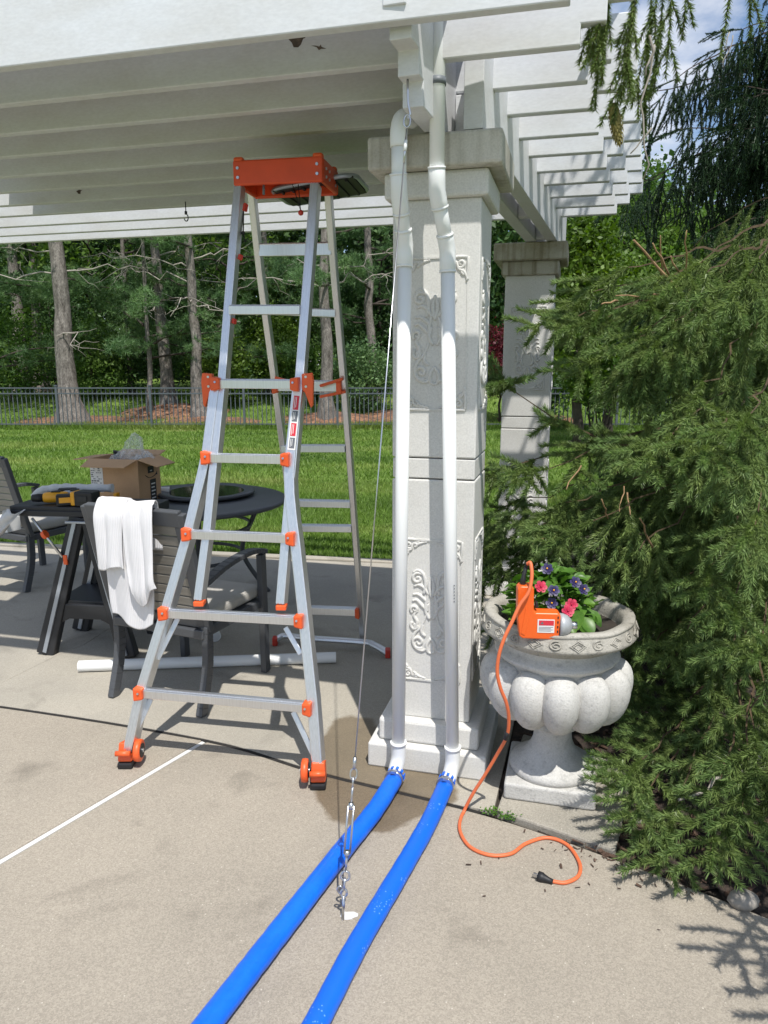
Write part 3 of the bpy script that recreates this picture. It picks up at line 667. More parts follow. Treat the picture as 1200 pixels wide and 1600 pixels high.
# grass beyond the fence between the straw beds
b2 = blades(30000, 19.3, 27, .10, .014, 1.0); b2[:, 2] += .62 * np.clip((b2[:, 1] - 19.6) / 6.5, 0, 1) ** 2 * (3 - 2 * np.clip((b2[:, 1] - 19.6) / 6.5, 0, 1))
tag(np_mesh('rough_grass', b2, 3, M['grass']), kind='stuff')

# ---------------------------------------------------------------- pine straw beds under the trees
def mound(cx, cy, rx, ry, h):
    m = MB(); n = 26; vs = []; fs = []; r2 = random.Random(int(cx * 10 + 99))
    for j in range(n + 1):
        for i in range(n + 1):
            a = i / n * 2 - 1; b = j / n * 2 - 1; x = cx + a * rx; y = cy + b * ry; d = math.hypot(a, b)
            vs.append((x, y, terrain(x, y) + h * (1 - sm01(d)) * (1 + r2.uniform(-.15, .15)) + (.02 if d < 1 else -.06)))
    for j in range(n):
        for i in range(n): fs.append((j * (n + 1) + i, j * (n + 1) + i + 1, (j + 1) * (n + 1) + i + 1, (j + 1) * (n + 1) + i))
    m.add(vs, fs, True); return tag(m.build('straw_bed', M['straw']), kind='structure')
for a in ((-8.6, 20.9, 1.9, 1.0, .10), (-6.3, 22.4, 1.7, 1.2, .22), (-4.9, 20.8, 1.5, .9, .14), (-1.5, 21.2, 1.7, 1.1, .20), (.9, 21.8, 1.6, 1.1, .16), (4.4, 21.2, 1.2, .9, .05)): mound(*a)

# ---------------------------------------------------------------- trees
def leaf_quads(P, size, up=.5, aspect=.55, seed=0):
    r = np.random.default_rng(seed); n = len(P)
    nrm = r.normal(size=(n, 3)); nrm[:, 2] += up; nrm /= np.linalg.norm(nrm, axis=1)[:, None]
    t = r.normal(size=(n, 3)); t -= (t * nrm).sum(1)[:, None] * nrm; t /= np.linalg.norm(t, axis=1)[:, None]; b = np.cross(nrm, t)
    s = (size * (.6 + .8 * r.random(n)))[:, None]
    return np.stack([P - t * s, P + b * s * aspect, P + t * s, P - b * s * aspect], 1).reshape(-1, 3)
def cloud(c, rad, nclump, per, sig, seed, shell=.35, flat=1.0, taper=0.0):
    """leaf positions: clumps spread through an ellipsoid crown, denser near its outside"""
    r = np.random.default_rng(seed); d = r.normal(size=(nclump, 3)); d /= np.linalg.norm(d, axis=1)[:, None]
    q = d * (shell + (1 - shell) * r.random(nclump) ** .6)[:, None]
    if taper: q[:, :2] *= (1 - taper * (q[:, 2] * .5 + .5))[:, None]
    C = np.array(c) + q * np.array(rad)
    s = sig * (.6 + .8 * r.random(nclump)); off = r.normal(size=(nclump, per, 3)) * s[:, None, None]; off[:, :, 2] *= flat
    return (C[:, None, :] + off).reshape(-1, 3)
def limb(m, p, q, r0, r1, sag=.0, n=6, wob=.0, seed=0, seg=6):
    r2 = random.Random(seed); p, q = Vector(p), Vector(q); pts = []
    for i in range(n + 1):
        t = i / n; x = p.lerp(q, t); x.z -= sag * 4 * t * (1 - t)
        if 0 < i < n: x += Vector((r2.gauss(0, wob), r2.gauss(0, wob), r2.gauss(0, wob)))
        pts.append(x)
    m.tube(pts, [r0 + (r1 - r0) * i / n for i in range(n + 1)], seg); return pts
def broad_tree(x, y, h, rad, mat, label, seed, ncl=150, per=60, leaf=.075, sig=.34, base=.8, group=None, cat='tree', name='leafy_tree', tr=.12, bark='darkbark', up=.5, taper=.0, flat=.8):
    z = terrain(x, y); t = thing(name, (x, y, z), 0, label, cat, group)
    m = MB(); r2 = random.Random(seed); top = h * .75
    limb(m, (0, 0, -.1), (r2.uniform(-.2, .2), r2.uniform(-.2, .2), top), tr, tr * .3, n=7, wob=.04, seed=seed, seg=8)
    m.build('trunk', M[bark], t)
    for k in range(5):
        q = MB(); a = r2.uniform(0, 6.28); zz = base + (h - base) * r2.uniform(.1, .6); l = rad * .7
        limb(q, (0, 0, zz), (l * math.cos(a), l * math.sin(a), zz + l * .5), tr * .35, .015, n=4, wob=.05, seed=seed + k); q.build('branch', M[bark], t)
    P = cloud((0, 0, (h + base) / 2), (rad, rad, (h - base) / 2), ncl, per, sig, seed, taper=taper, flat=flat)
    P = P[P[:, 2] > .05]
    np_mesh('crown', leaf_quads(P, leaf, up, seed=seed), 4, M[mat], t)
    return t
def tufts(C, nn, ln, seed, droop=.0):
    """pine tufts: needles radiating from each point, one thin triangle each"""
    r = np.random.default_rng(seed); n = len(C); d = r.normal(size=(n, nn, 3)); d[:, :, 2] += .35 - droop; d /= np.linalg.norm(d, axis=2)[:, :, None]
    s = np.cross(d, r.normal(size=(n, nn, 3))); s /= np.linalg.norm(s, axis=2)[:, :, None] + 1e-6; L_ = ln * (.7 + .6 * r.random((n, nn, 1)))
    b = np.repeat(C[:, None, :], nn, 1)
    return np.stack([b - s * ln * .055, b + s * ln * .055, b + d * L_], 2).reshape(-1, 3)
def pine(x, y, h, r0, label, seed, boughs, group=None, low=1.5, dead=(), flare=1.0):
    z = terrain(x, y); t = thing('pine_tree', (x, y, z), 0, label, 'tree', group); r2 = random.Random(seed)
    m = MB(); pts = []; rad = []
    for i in range(15):
        f = i / 14; pts.append((r2.gauss(0, .035) + .1 * math.sin(f * 3 + seed), r2.gauss(0, .03), -.15 + f * h)); rad.append(r0 * (1 - .75 * f) * (1 + flare * math.exp(-f * 26)))
    m.tube([tuple(p) for p in bez(pts, 3)], [float(np.interp(i / 3, range(15), rad)) * r2.uniform(.95, 1.05) for i in range(43)], 14); m.build('trunk', M['bark'], t)
    for (a, zz, l, rise) in dead:
        q = MB(); P = limb(q, (0, 0, zz), (l * math.cos(a), l * math.sin(a), zz + rise), .026, .006, n=7, wob=.07, sag=-.12, seed=int(zz * 100))
        for _ in range(7):
            i = r2.randrange(2, 7); e = P[i] + Vector((r2.uniform(-.8, .8), r2.uniform(-.4, .4), r2.uniform(-.6, .45))); limb(q, P[i], e, .010, .003, n=4, wob=.04, seed=r2.randrange(999), seg=4)
        q.build('dead_limb', M['deadwood'], t)
    C = []
    for k in range(boughs):
        a = r2.uniform(0, 6.28); zz = low + (h - low) * r2.random() ** 1.1; l = (1.2 + 2.6 * (1 - zz / h)) * r2.uniform(.6, 1.15)
        q = MB(); P = limb(q, (0, 0, zz), (l * math.cos(a), l * math.sin(a), zz + l * r2.uniform(-.1, .35)), .04, .008, n=6, wob=.06, seed=k + seed * 31); q.build('branch', M['darkbark'], t)
        for p in P[2:]:
            for _ in range(16): C.append((p.x + r2.gauss(0, .24), p.y + r2.gauss(0, .24), p.z + r2.gauss(.05, .12)))
    if C: np_mesh('crown', tufts(np.array(C), 26, .15, seed), 3, M['leafD'], t)
    return t
# the pines whose bare trunks stand just behind the fence
def gx(u, Y): return (u - 600) / FPX * (Y * cp + .2)
pine(gx(104, 20.6), 20.6, 11, .27, 'thick pale pine trunk with flared roots at the far left behind the fence', 1, 14, low=3.4, dead=((3.3, 4.0, 2.6, -.3), (.1, 4.05, 2.3, .1), (5.4, 2.6, 1.2, -.6), (2.9, 4.5, 2.0, .2)), flare=1.3)
pine(gx(258, 22.8), 22.8, 11, .19, 'middle pine trunk behind the fence, left of its close neighbour', 2, 12, low=3.2, dead=((.3, 3.9, 2.2, -.2), (3.0, 4.2, 2.4, .3), (4.6, 2.9, 1.3, -.2), (.1, 4.5, 1.9, .4)))
pine(gx(311, 21.3), 21.3, 11, .165, 'pine trunk with many bare limbs directly left of the ladder', 3, 12, low=3.3, dead=((2.9, 3.7, 2.4, .5), (3.3, 4.1, 2.2, .3), (6.0, 3.2, 1.4, -.5), (.2, 4.4, 1.6, .2), (4.4, 3.4, 1.2, -.6)))
pine(gx(515, 20.9), 20.9, 11, .18, 'pine trunk seen between the rear ladder rails', 4, 12, low=3.6, dead=((3.2, 3.6, 2.6, .2), (.2, 3.7, 2.3, .35), (.1, 4.0, 2.0, .6), (2.6, 4.2, 1.4, .1)))
pine(gx(40, 27.5), 27.5, 12, .26, 'dark leaning pine trunk deep in the grove at far left', 5, 14, low=2.5)
pine(gx(68, 28.5), 28.5, 12, .22, 'dark straight trunk close behind the leaning pine at far left', 6, 12, low=2.5)
pine(gx(418, 26), 26, 11, .17, 'distant pine in the gap between the front ladder rails', 8, 16, low=1.2)
pine(gx(580, 24), 24, 11, .17, 'pine with low dark boughs just left of the big pillar', 9, 22, low=1.0)
pine(gx(210, 25.5), 25.5, 11, .09, 'pine with pale green boughs between the two left trunks', 10, 22, low=.9)
pine(gx(370, 24.2), 24.2, 10, .08, 'pine with soft pale boughs behind the left ladder rail', 11, 20, low=.7)
pine(gx(232, 22.0), 22.0, 9, .08, 'slender young pine with soft pale boughs before the middle trunk', 13, 16, low=1.5)
pine(gx(-40, 22.5), 22.5, 10, .17, 'pine with low boughs at the left picture edge', 12, 20, low=.6)
# leafy trees and shrubs behind them
sh = [(20, 24.0, 3.0, 1.3, 'leafA', 'rounded bright shrub at far left behind the fence'), (150, 24.5, 2.6, 1.1, 'leafA', 'light green shrub between the thick trunk and the middle trunks'),
      (235, 25.6, 4.2, 1.3, 'leafB', 'dark shrub behind the middle trunk'), (350, 23.2, 2.2, .9, 'leafC', 'small yellow green shrub right of the bare-limbed trunk'), (438, 24.6, 3.0, .9, 'leafC', 'conical yellow green shrub seen through the ladder'),
      (480, 24.0, 1.9, .9, 'leafA', 'low shrub behind the fence inside the ladder'), (570, 22.6, 2.0, 1.1, 'leafD', 'soft low shrub behind the fence beside the big pillar'), (535, 26.5, 4.5, 1.2, 'leafB', 'dark tall shrub right of the ladder trunk'),
      (90, 26.0, 4.5, 1.5, 'leafB', 'dark tall shrub behind the thick trunk'), (300, 27, 5, 1.6, 'leafB', 'dark tall shrub behind the bare-limbed trunk')]
for i, (u, Y, h, rad, mat, lab) in enumerate(sh):
    broad_tree(gx(u, Y), Y, h, rad, mat, lab, 40 + i, ncl=90, per=60, leaf=.055, sig=.2, base=.1, cat='shrub', name='shrub', tr=.05)
bt = [(-60, 29, 12, 3.6, 'leafA'), (60, 31, 12, 3.4, 'leafB'), (160, 30, 11, 3.2, 'leafA'), (260, 32, 13, 3.6, 'leafB'), (345, 30, 11, 3.0, 'leafA'), (440, 33, 7.2, 2.6, 'leafA'), (510, 31, 11, 3.0, 'leafB'), (590, 30, 12, 3.2, 'leafB'),
      (690, 29, 12, 3.4, 'leafB'), (800, 27, 10, 3.0, 'leafB'), (905, 31, 10, 3.2, 'leafB'), (990, 28, 8, 2.8, 'leafA'), (1075, 27, 6.3, 2.6, 'leafA'), (1170, 27, 6.0, 2.6, 'leafA'), (1260, 28, 6.6, 2.8, 'leafB'), (860, 28, 10.5, 2.6, 'leafA')]
lab = {'leafA': 'mid green leafy tree in the grove behind the lawn fence', 'leafB': 'dark dense tree in the grove behind the lawn fence'}
for i, (u, Y, h, rad, mat) in enumerate(bt):
    side = ['behind the far left trunks', 'behind the thick left trunk', 'between thick and middle trunks', 'behind the middle pine trunk', 'behind the left ladder rail', 'low enough to let the sky through inside the ladder', 'behind the right ladder rail', 'left of the big pillar',
            'behind the big pillar', 'between the two pillars', 'right of the mossy cap', 'behind the rafter tips', 'under the upper right sky', 'low in the right corner of the sky', 'at the right picture edge', 'just right of the far pillar'][i]
    broad_tree(gx(u, Y), Y, h, rad, mat, ('mid green leafy tree ' if mat == 'leafA' else 'dark dense tree ') + side, 70 + i, ncl=170, per=(110 if i in (11, 12, 13, 14) else 46), leaf=(.075 if i in (11, 12, 13, 14) else .115), sig=.42, base=.6, group='trees of the grove behind the fence', tr=.16)
# woodland that closes the view
P = np.concatenate([cloud((x, 42 + (i % 3) * 2, 5), (3.4, 2.2, 6.2), 100, 34, .6, 200 + i) for i, x in enumerate(np.arange(-30, 31, 3.6)) if abs(gx(440, 42) - x) > 1.9])
tag(np_mesh('far_woodland', leaf_quads(P, .34, .3, seed=5), 4, M['leafB']), kind='stuff')
# right of the far pillar: arborvitae, burgundy shrub, many-stemmed shrub in its ring of mulch
broad_tree(gx(905, 15.5), 15.5, 4.6, 1.0, 'leafC', 'bright yellow green feathery arborvitae right of the far pillar', 91, ncl=220, per=60, leaf=.055, sig=.16, base=.9, name='arborvitae', taper=.45, flat=.6)
broad_tree(gx(955, 17.0), 17.0, 4.0, 1.2, 'leafC', 'second feathery arborvitae behind the spruce tips', 92, ncl=200, per=60, leaf=.055, sig=.16, base=1.1, name='arborvitae', taper=.4, flat=.6)
broad_tree(gx(778, 20.6), 20.6, 2.6, .9, 'leafR', 'burgundy leaved shrub between the two pillars', 93, ncl=80, per=60, leaf=.05, sig=.16, base=.7, name='shrub', cat='shrub', tr=.04)
broad_tree(gx(842, 20.4), 20.4, 2.0, .9, 'leafB', 'dark shrub behind the far pillar', 94, ncl=80, per=60, leaf=.05, sig=.16, base=.1, name='shrub', cat='shrub', tr=.04)
Y = 15.8; x = gx(935, Y)
t = thing('clump_shrub', (x, Y, -.02), 0, 'multi stemmed open shrub standing in a round mulch ring on the lawn', 'shrub')
for k in range(9):
    q = MB(); a = k * .7; limb(q, (.10 * math.cos(a), .10 * math.sin(a), -.02), (.42 * math.cos(a) + .05, .42 * math.sin(a), 1.5 + .2 * (k % 3)), .025, .008, n=5, wob=.03, seed=k); q.build('stem', M['darkbark'], t)
P = cloud((0, 0, 1.7), (1.0, 1.0, .95), 110, 50, .13, 77); np_mesh('crown', leaf_quads(P, .05, .5, seed=3), 4, M['leafA'], t)
m = MB(); m.lathe([(.0, .05), (.45, .045), (.62, .01), (.66, -.02)], 30); o = m.build('mulch_ring', M['mulch']); o.location = (x, Y, .0); tag(o, kind='structure')
# ================================================================== THE SPRUCE beside the pillar
def needles(S, E, r, dens=1200, nl=.023, nw=.0019):
    """S,E: (n,3) shoot starts and ends -> needle triangles, swept forward all round the shoot"""
    ln = np.linalg.norm(E - S, axis=1); cnt = np.maximum(6, (ln * dens).astype(int)); idx = np.repeat(np.arange(len(S)), cnt); n = len(idx)
    d = (E - S) / ln[:, None]; d = d[idx]; t = r.random(n)
    base = S[idx] + (E - S)[idx] * t[:, None]
    q = r.normal(size=(n, 3)); q[:, 2] += .55; q -= (q * d).sum(1)[:, None] * d; q /= np.linalg.norm(q, axis=1)[:, None]
    v = d * (.75 + .35 * r.random(n))[:, None] + q; v /= np.linalg.norm(v, axis=1)[:, None]
    s = np.cross(v, q + r.normal(size=(n, 3)) * .4); s /= np.linalg.norm(s, axis=1)[:, None] + 1e-9
    l = (nl * (.82 + .3 * r.random(n)))[:, None]
    return np.stack([base - s * nw, base + s * nw, base + v * l], 1).reshape(-1, 3)
def stems(S, E, r0, r1, ns=3):
    d = E - S; d /= np.linalg.norm(d, axis=1)[:, None]; a = np.where(np.abs(d[:, 2:3]) < .9, np.array([[0, 0, 1.]]), np.array([[1., 0, 0]]))
    x = np.cross(d, a); x /= np.linalg.norm(x, axis=1)[:, None]; y = np.cross(d, x); out = []
    for k in range(ns):
        a0, a1 = 6.28319 / ns * k, 6.28319 / ns * (k + 1); u0 = x * math.cos(a0) + y * math.sin(a0); u1 = x * math.cos(a1) + y * math.sin(a1)
        A, B, C_, D_ = S + u0 * r0, S + u1 * r0, E + u1 * r1, E + u0 * r1
        out += [np.stack([A, B, C_], 1), np.stack([A, C_, D_], 1)]
    return np.concatenate(out).reshape(-1, 3)
def spray(S, E, p, d, Ls, up, r, hang, rich=1.0, ang=.82, sl=.22):
    """a flat feathered branchlet: leader with paired side shoots, shorter to the tip, all bending over with their weight"""
    p = Vector(p); d = Vector(d).normalized(); side = d.cross(Vector(up)); side = side.normalized() if side.length > 1e-4 else d.orthogonal().normalized()
    seg = max(3, int(Ls / .098)); q = p; dd = d.copy()
    for i in range(seg):
        dd = (dd + Vector((0, 0, -hang * .09)) + Vector((r.normal(0, .03), r.normal(0, .03), r.normal(0, .02)))).normalized()
        e = q + dd * (Ls / seg); S.append(tuple(q)); E.append(tuple(e)); f = i / seg
        if i > 0:
            for sg in (1, -1):
                if r.random() > .86 * rich: continue
                l = min(sl, Ls * (1 - f) * .8 + .065) * r.uniform(.75, 1.1); a = ang * r.uniform(.88, 1.12)
                q0 = q + dd * (.02 * (sg > 0))
                sd = (dd * math.cos(a) + side * (sg * math.sin(a)) + Vector((0, 0, -hang * .22 + r.normal(0, .05)))).normalized()
                m_ = q0 + sd * (l * .5); e2 = m_ + (sd * 1.0 + Vector((0, 0, -hang * .30)) + dd * .22).normalized() * (l * .5)
                S += [tuple(q0), tuple(m_)]; E += [tuple(m_), tuple(e2)]
        q = e
    return q
def bough_arrays(root, tip, seed, hang=.6, Ls=.24, first=.35, step=.29, sag=.06, r0=.009, dens=1600, rich=1.0, curtain=0.0, nl=.031, nw=.0023, fan=(-.25, -.75, .62)):
    r = np.random.default_rng(seed); root, tip = Vector(root), Vector(tip); n = 14; pts = []
    for i in range(n + 1):
        t = i / n; x = root.lerp(tip, t); x.z += sag * math.sin(math.pi * t) * (1 if sag > 0 else 1) ; x += Vector((r.normal(0, .012), r.normal(0, .012), r.normal(0, .010))) * (0 < i < n); pts.append(x)
    S, E = [], []; Lg = (tip - root).length
    cum = first * Lg
    while cum < Lg * .97:
        t = cum / Lg * n; i = min(int(t), n - 1); p = pts[i].lerp(pts[i + 1], t - i); d = (pts[i + 1] - pts[i]).normalized()
        side = d.cross(Vector((0, 0, 1))).normalized(); f = cum / Lg
        for sg in (-1, 1):
            if r.random() < .86:
                l = Ls * 1.6 * r.uniform(.7, 1.15) * (1.15 - .55 * f) ; a = r.uniform(.6, .95)
                sd = d * math.cos(a) + side * (sg * math.sin(a)) + Vector((0, 0, -hang * r.uniform(.3, .85)))
                an_ = .82
                if hang >= .8: sd = d * .45 + side * (sg * r.uniform(.25, .6)) + Vector((0, 0, -r.uniform(.7, 1.25))); an_ = .52
                spray(S, E, p, sd, l, fan if fan else ((0, 0, 1) if hang < 1.2 else tuple(side)), r, hang, rich, ang=an_)
        if curtain and r.random() < curtain:
            spray(S, E, p, Vector((r.normal(0, .18), r.normal(0, .18), -1)), Ls * r.uniform(1.2, 2.2), tuple(d), r, .9, .9, ang=.42, sl=.13)
        cum += step * r.uniform(.7, 1.3)
    spray(S, E, pts[-2], (pts[-1] - pts[-2]), Ls * 1.1, fan or (0, 0, 1), r, hang * .4, 1.2)
    S = np.array(S); E = np.array(E)
    nd = needles(S, E, r, dens, nl, nw); st = stems(S, E, .0020, .0015); core = stems(S + (E - S) * .12, E, .0056 * nl / .027, .0040 * nl / .027, 5)
    P = np.array([tuple(p) for p in pts]); rad = np.linspace(r0, r0 * .22, n + 1)
    ms = np.concatenate([stems(P[i:i + 1], P[i + 1:i + 2], rad[i], rad[i + 1]) for i in range(n)])
    ends = set(map(tuple, np.round(S, 5))); term = np.array([tuple(e) not in ends for e in np.round(E, 5)]); ln_ = np.linalg.norm(E - S, axis=1); cn = np.maximum(6, (ln_ * dens).astype(int))
    V = np.concatenate([nd, core, st, ms]); mi = np.concatenate([np.repeat(np.where(term, 2, 0), cn), np.zeros(len(core) // 3, int), np.ones((len(st) + len(ms)) // 3, int)])
    return V, mi
TX, TY = 2.0, 3.75
spr = thing('spruce_tree', (TX, TY, .05), 0, 'large weeping spruce with drooping boughs filling the right side behind the urn', 'spruce tree')
m = MB(); limb(m, (0, 0, -.1), (.05, .1, 7.5), .15, .03, n=12, wob=.02, seed=4, seg=12); m.build('trunk', M['darkbark'], spr)
BASE = Vector((TX, TY, .05)); nb = 0
def bough(tip, zr, seed, root=None, **kw):
    """one bough of the spruce from the trunk at height zr to a tip (world)"""
    tip = Vector(tip); rt = Vector(root) if root is not None else Vector((TX + (tip.x - TX) * .06, TY + (tip.y - TY) * .06, zr))
    V, mi = bough_arrays(rt - BASE, tip - BASE, seed, **kw)
    return np_mesh('bough', V, 3, [M['needle'], M['twig'], M['tip']], spr, mi=mi)
HERO = [  # picture reading of the tip, distance, height at the trunk, options
    (772, 590, 3.05, 1.22, dict(hang=.15, Ls=.13, sag=-.18)), (760, 745, 3.12, 1.35, dict(hang=.5, Ls=.22)), (775, 850, 3.25, 1.1, dict(hang=.7, Ls=.24)),
    (830, 735, 3.0, 1.30, dict(hang=.6, Ls=.24)), (868, 500, 3.35, 1.95, dict(hang=.55, Ls=.26, sag=.05)), (905, 465, 3.6, 2.05, dict(hang=.5, Ls=.24)),
    (935, 560, 3.1, 1.85, dict(hang=.9, Ls=.28)),
    (860, 800, 3.05, 1.2, dict(hang=.7, Ls=.26)), (900, 830, 2.95, 1.15, dict(hang=.8, Ls=.26)), (975, 880, 2.85, 1.1, dict(hang=.8, Ls=.24)),
    (1035, 700, 2.55, 1.6, dict(hang=.45, Ls=.26)), (1105, 900, 2.55, 1.0, dict(hang=.6, Ls=.24)),
    (1090, 620, 2.75, 1.9, dict(hang=1.2, Ls=.30)),
    (1040, 520, 3.0, 2.1, dict(hang=1.1, Ls=.30)), (960, 430, 3.4, 2.15, dict(hang=.7, Ls=.28)), (1100, 440, 3.0, 2.2, dict(hang=1.0, Ls=.30)), (1165, 660, 2.45, 1.6, dict(hang=.8, Ls=.26)),
    (985, 1205, 2.34, .42, dict(hang=.25, Ls=.22, sag=-.08)), (1000, 1260, 2.25, .38, dict(hang=.4, Ls=.22, sag=-.05)), (1035, 1330, 2.12, .34, dict(hang=.4, Ls=.22)), (1110, 1330, 2.0, .36, dict(hang=.5, Ls=.22)),
    (1160, 1260, 2.1, .5, dict(hang=.6, Ls=.22)), (1180, 1180, 2.2, .6, dict(hang=.6, Ls=.24)), (1190, 1010, 2.3, .8, dict(hang=.6, Ls=.22)), (1150, 950, 2.4, .9, dict(hang=.7, Ls=.24)),
    (1060, 1000, 2.8, .8, dict(hang=.9, Ls=.24)), (1110, 1080, 2.75, .6, dict(hang=.9, Ls=.22)), (1000, 960, 3.0, .8, dict(hang=.9, Ls=.22)),
     (790, 790, 3.3, 1.15, dict(hang=.8, Ls=.28)),
    (812, 850, 3.45, 1.0, dict(hang=.7, Ls=.32)), (792, 825, 3.6, 1.05, dict(hang=.7, Ls=.32)), (835, 850, 3.6, .95, dict(hang=.7, Ls=.32)),
    (780, 900, 3.6, .9, dict(hang=.8, Ls=.28)), (830, 890, 3.5, .95, dict(hang=.8, Ls=.28)), (890, 900, 3.35, .9, dict(hang=.9, Ls=.28)), (945, 930, 3.15, .9, dict(hang=.9, Ls=.26)), (800, 960, 3.7, .7, dict(hang=.8, Ls=.28)), (990, 1040, 3.1, .6, dict(hang=.9, Ls=.26)), (960, 1120, 3.2, .4, dict(hang=.7, Ls=.24)),
     (1100, 690, 2.5, 1.5, dict(hang=.9, Ls=.28)), (1180, 820, 2.35, 1.2, dict(hang=.8, Ls=.26)), (930, 500, 3.3, 2.0, dict(hang=.6, Ls=.26)), (1000, 520, 3.1, 2.05, dict(hang=.8, Ls=.28)), (1080, 420, 3.1, 2.3, dict(hang=.9, Ls=.30)), (1170, 430, 2.8, 2.3, dict(hang=1.0, Ls=.30)),
]
for i, (u, v, Y, zr, kw) in enumerate(HERO):
    bough(D(u, v, Y), zr, 300 + i, first=.34, curtain=.25 if kw['hang'] > .6 else 0, **kw)
# deeper boughs all round the trunk, from a few shared shapes
proto = []
for i in range(9):
    V, mi = bough_arrays((0, 0, 0), (1.15, 0, -.12 - .03 * i), 500 + i, hang=.75 + .08 * (i % 4), Ls=.30, first=.10, step=.17, sag=.08, dens=1300, curtain=.6, fan=None)
    proto.append(V); o = np_mesh('bough', V, 3, [M['needle'], M['twig'], M['tip']], spr, mi=mi); proto[i] = o
r2 = random.Random(11)
def fill(o, z, a, s, tilt):
    o.location = (0, 0, z); o.rotation_euler = (0, tilt, a); o.scale = (s, s, s)
K = 0
for z in np.arange(.25, 6.4, .155):
    for _ in range(2 if z < 2.4 else 1):
        a = r2.uniform(math.pi * .42, math.pi * 1.62) if z < 2.45 else r2.uniform(-math.pi * .35, math.pi * .42)         # the sides that face the terrace, and the rear left
        s = (1.05 if z < 1.9 else max(.35, 1.05 - .26 * (z - 1.9))) * r2.uniform(.55, .85)
        # the pillars, the urn and the rafters keep the boughs short where they stand
        ex, ey = TX + 1.35 * s * math.cos(a), TY + 1.35 * s * math.sin(a)
        if ex < 1.2 and .9 < z < 2.45: s *= max(.3, (TX - 1.2) / (TX - ex))
        if 2.2 < z < 3.2 and ex < 1.35: s *= .55
        o = proto[K % 9] if K < 9 else proto[K % 9].copy()
        if K >= 9: COL.objects.link(o)
        fill(o, z, a, max(.35, s), r2.uniform(-.12, .30)); K += 1
# boughs low on the near side whose shade falls on the deck
for i, (tp, rt) in enumerate((((1.14, 1.55, .62), (2.1, 2.5, .75)), ((1.30, 1.35, .9), (2.1, 2.4, 1.0)), ((1.22, 1.40, .55), (2.0, 1.9, .6)))): bough(tp, 0, 900 + i, root=rt, hang=.4, Ls=.26, step=.2)
# long bough overhead whose ends hang into the picture at the top
def hanging(px, v0, v1, Y, seed, n=3, rich=1.0, spread=.05):
    r = np.random.default_rng(seed); S, E = [], []; a, b = D(px, v0, Y), D(px, v1, Y); l = (a - b).length
    for k in range(n):
        off = Vector((r.normal(0, spread), r.normal(0, spread), 0)) if k else Vector((0, 0, 0)); aa = r.uniform(0, 6.28)
        spray(S, E, a + off - BASE, (r.normal(0, .05), r.normal(0, .05), -1), l * (1 if k == 0 else r.uniform(.6, .97)), (math.cos(aa), math.sin(aa), 0), r, .35, rich, ang=.40, sl=.12)
    S = np.array(S); E = np.array(E); nd = needles(S, E, r, 1300, .022, .0018); st = stems(S, E, .0018, .0013)
    return np_mesh('hanging_branchlet', np.concatenate([nd, st]), 3, [M['needle'], M['twig']], spr, mi=[0] * (len(nd) // 3) + [1] * (len(st) // 3))
hanging(945, -45, 170, 2.55, 1, n=3, spread=.02); hanging(955, -45, 120, 2.5, 8, n=2, spread=.03); hanging(1000, -45, 190, 2.5, 2, n=3, spread=.03); hanging(1035, -45, 170, 2.6, 3, n=2, spread=.02)
hanging(1020, -30, 205, 2.62, 4, n=2, spread=.03); hanging(1145, -45, 90, 2.5, 5, n=1, rich=.3); hanging(1170, -45, 55, 2.55, 6, n=1, rich=.3); hanging(1075, -45, 60, 2.5, 7, n=1, rich=.4)
# boughs above the pergola corner, whose shade dapples the rafter tails
for i, (tp, zr) in enumerate((((.75, 3.75, 3.95), 4.2), ((1.05, 4.25, 4.2), 4.4), ((1.25, 3.5, 3.75), 4.0))): bough(tp, zr, 950 + i, hang=.4, Ls=.26)
q = MB(); a = D(915, -50, 2.52); b_ = Vector((TX - .1, TY - .1, 3.35)); limb(q, b_, a, .03, .012, n=8, wob=.015, seed=3); q.build('overhead_limb', M['twig'], spr, world=True)
for pts in (((1015, 55, 2.48), (1005, 280, 2.5), .004, .0022, 9, .008), ((1018, 200, 2.49), (985, 240, 2.5), .003, .002, 4, .003), ((1022, 70, 2.47), (1009, 118, 2.48), .004, .003, 5, .006), ((1145, 55, 2.5), (1130, 105, 2.5), .002, .0012, 5, .003), ((1140, 50, 2.5), (1127, 92, 2.5), .002, .0012, 5, .003)):
    q = MB(); limb(q, D(*pts[0]), D(*pts[1]), pts[2], pts[3], n=pts[4], wob=pts[5], seed=int(pts[0][1]), seg=5); q.build('bare_twig', M['deadwood'], spr, world=True)
# ripe cone
q = MB(); a, b_ = D(957, 162, 2.54), D(968, 226, 2.53); ax = (b_ - a); l = ax.length; ax.normalize(); xx = ax.orthogonal().normalized(); yy = ax.cross(xx)
q.tube([a + ax * l * t for t in (0, .1, .3, .6, .85, 1)], [.008, .014, .0175, .016, .011, .004], 12)
for i in range(120):
    t = i / 120; ang = i * 2.399; rd = .002 + .0165 * math.sin(math.pi * (.12 + .82 * t)) ** .7; c = a + ax * l * t; ou = xx * math.cos(ang) + yy * math.sin(ang); sd = ax.cross(ou)
    p = c + ou * rd; tip = p + ax * .009 + ou * .003
    q.add([p - sd * .0045 - ax * .002, p + ou * .0025 - ax * .002, p + sd * .0045 - ax * .002, tip], [(0, 1, 3), (1, 2, 3), (2, 0, 3), (0, 2, 1)])
q.build('cone', M['cone'], spr, world=True)
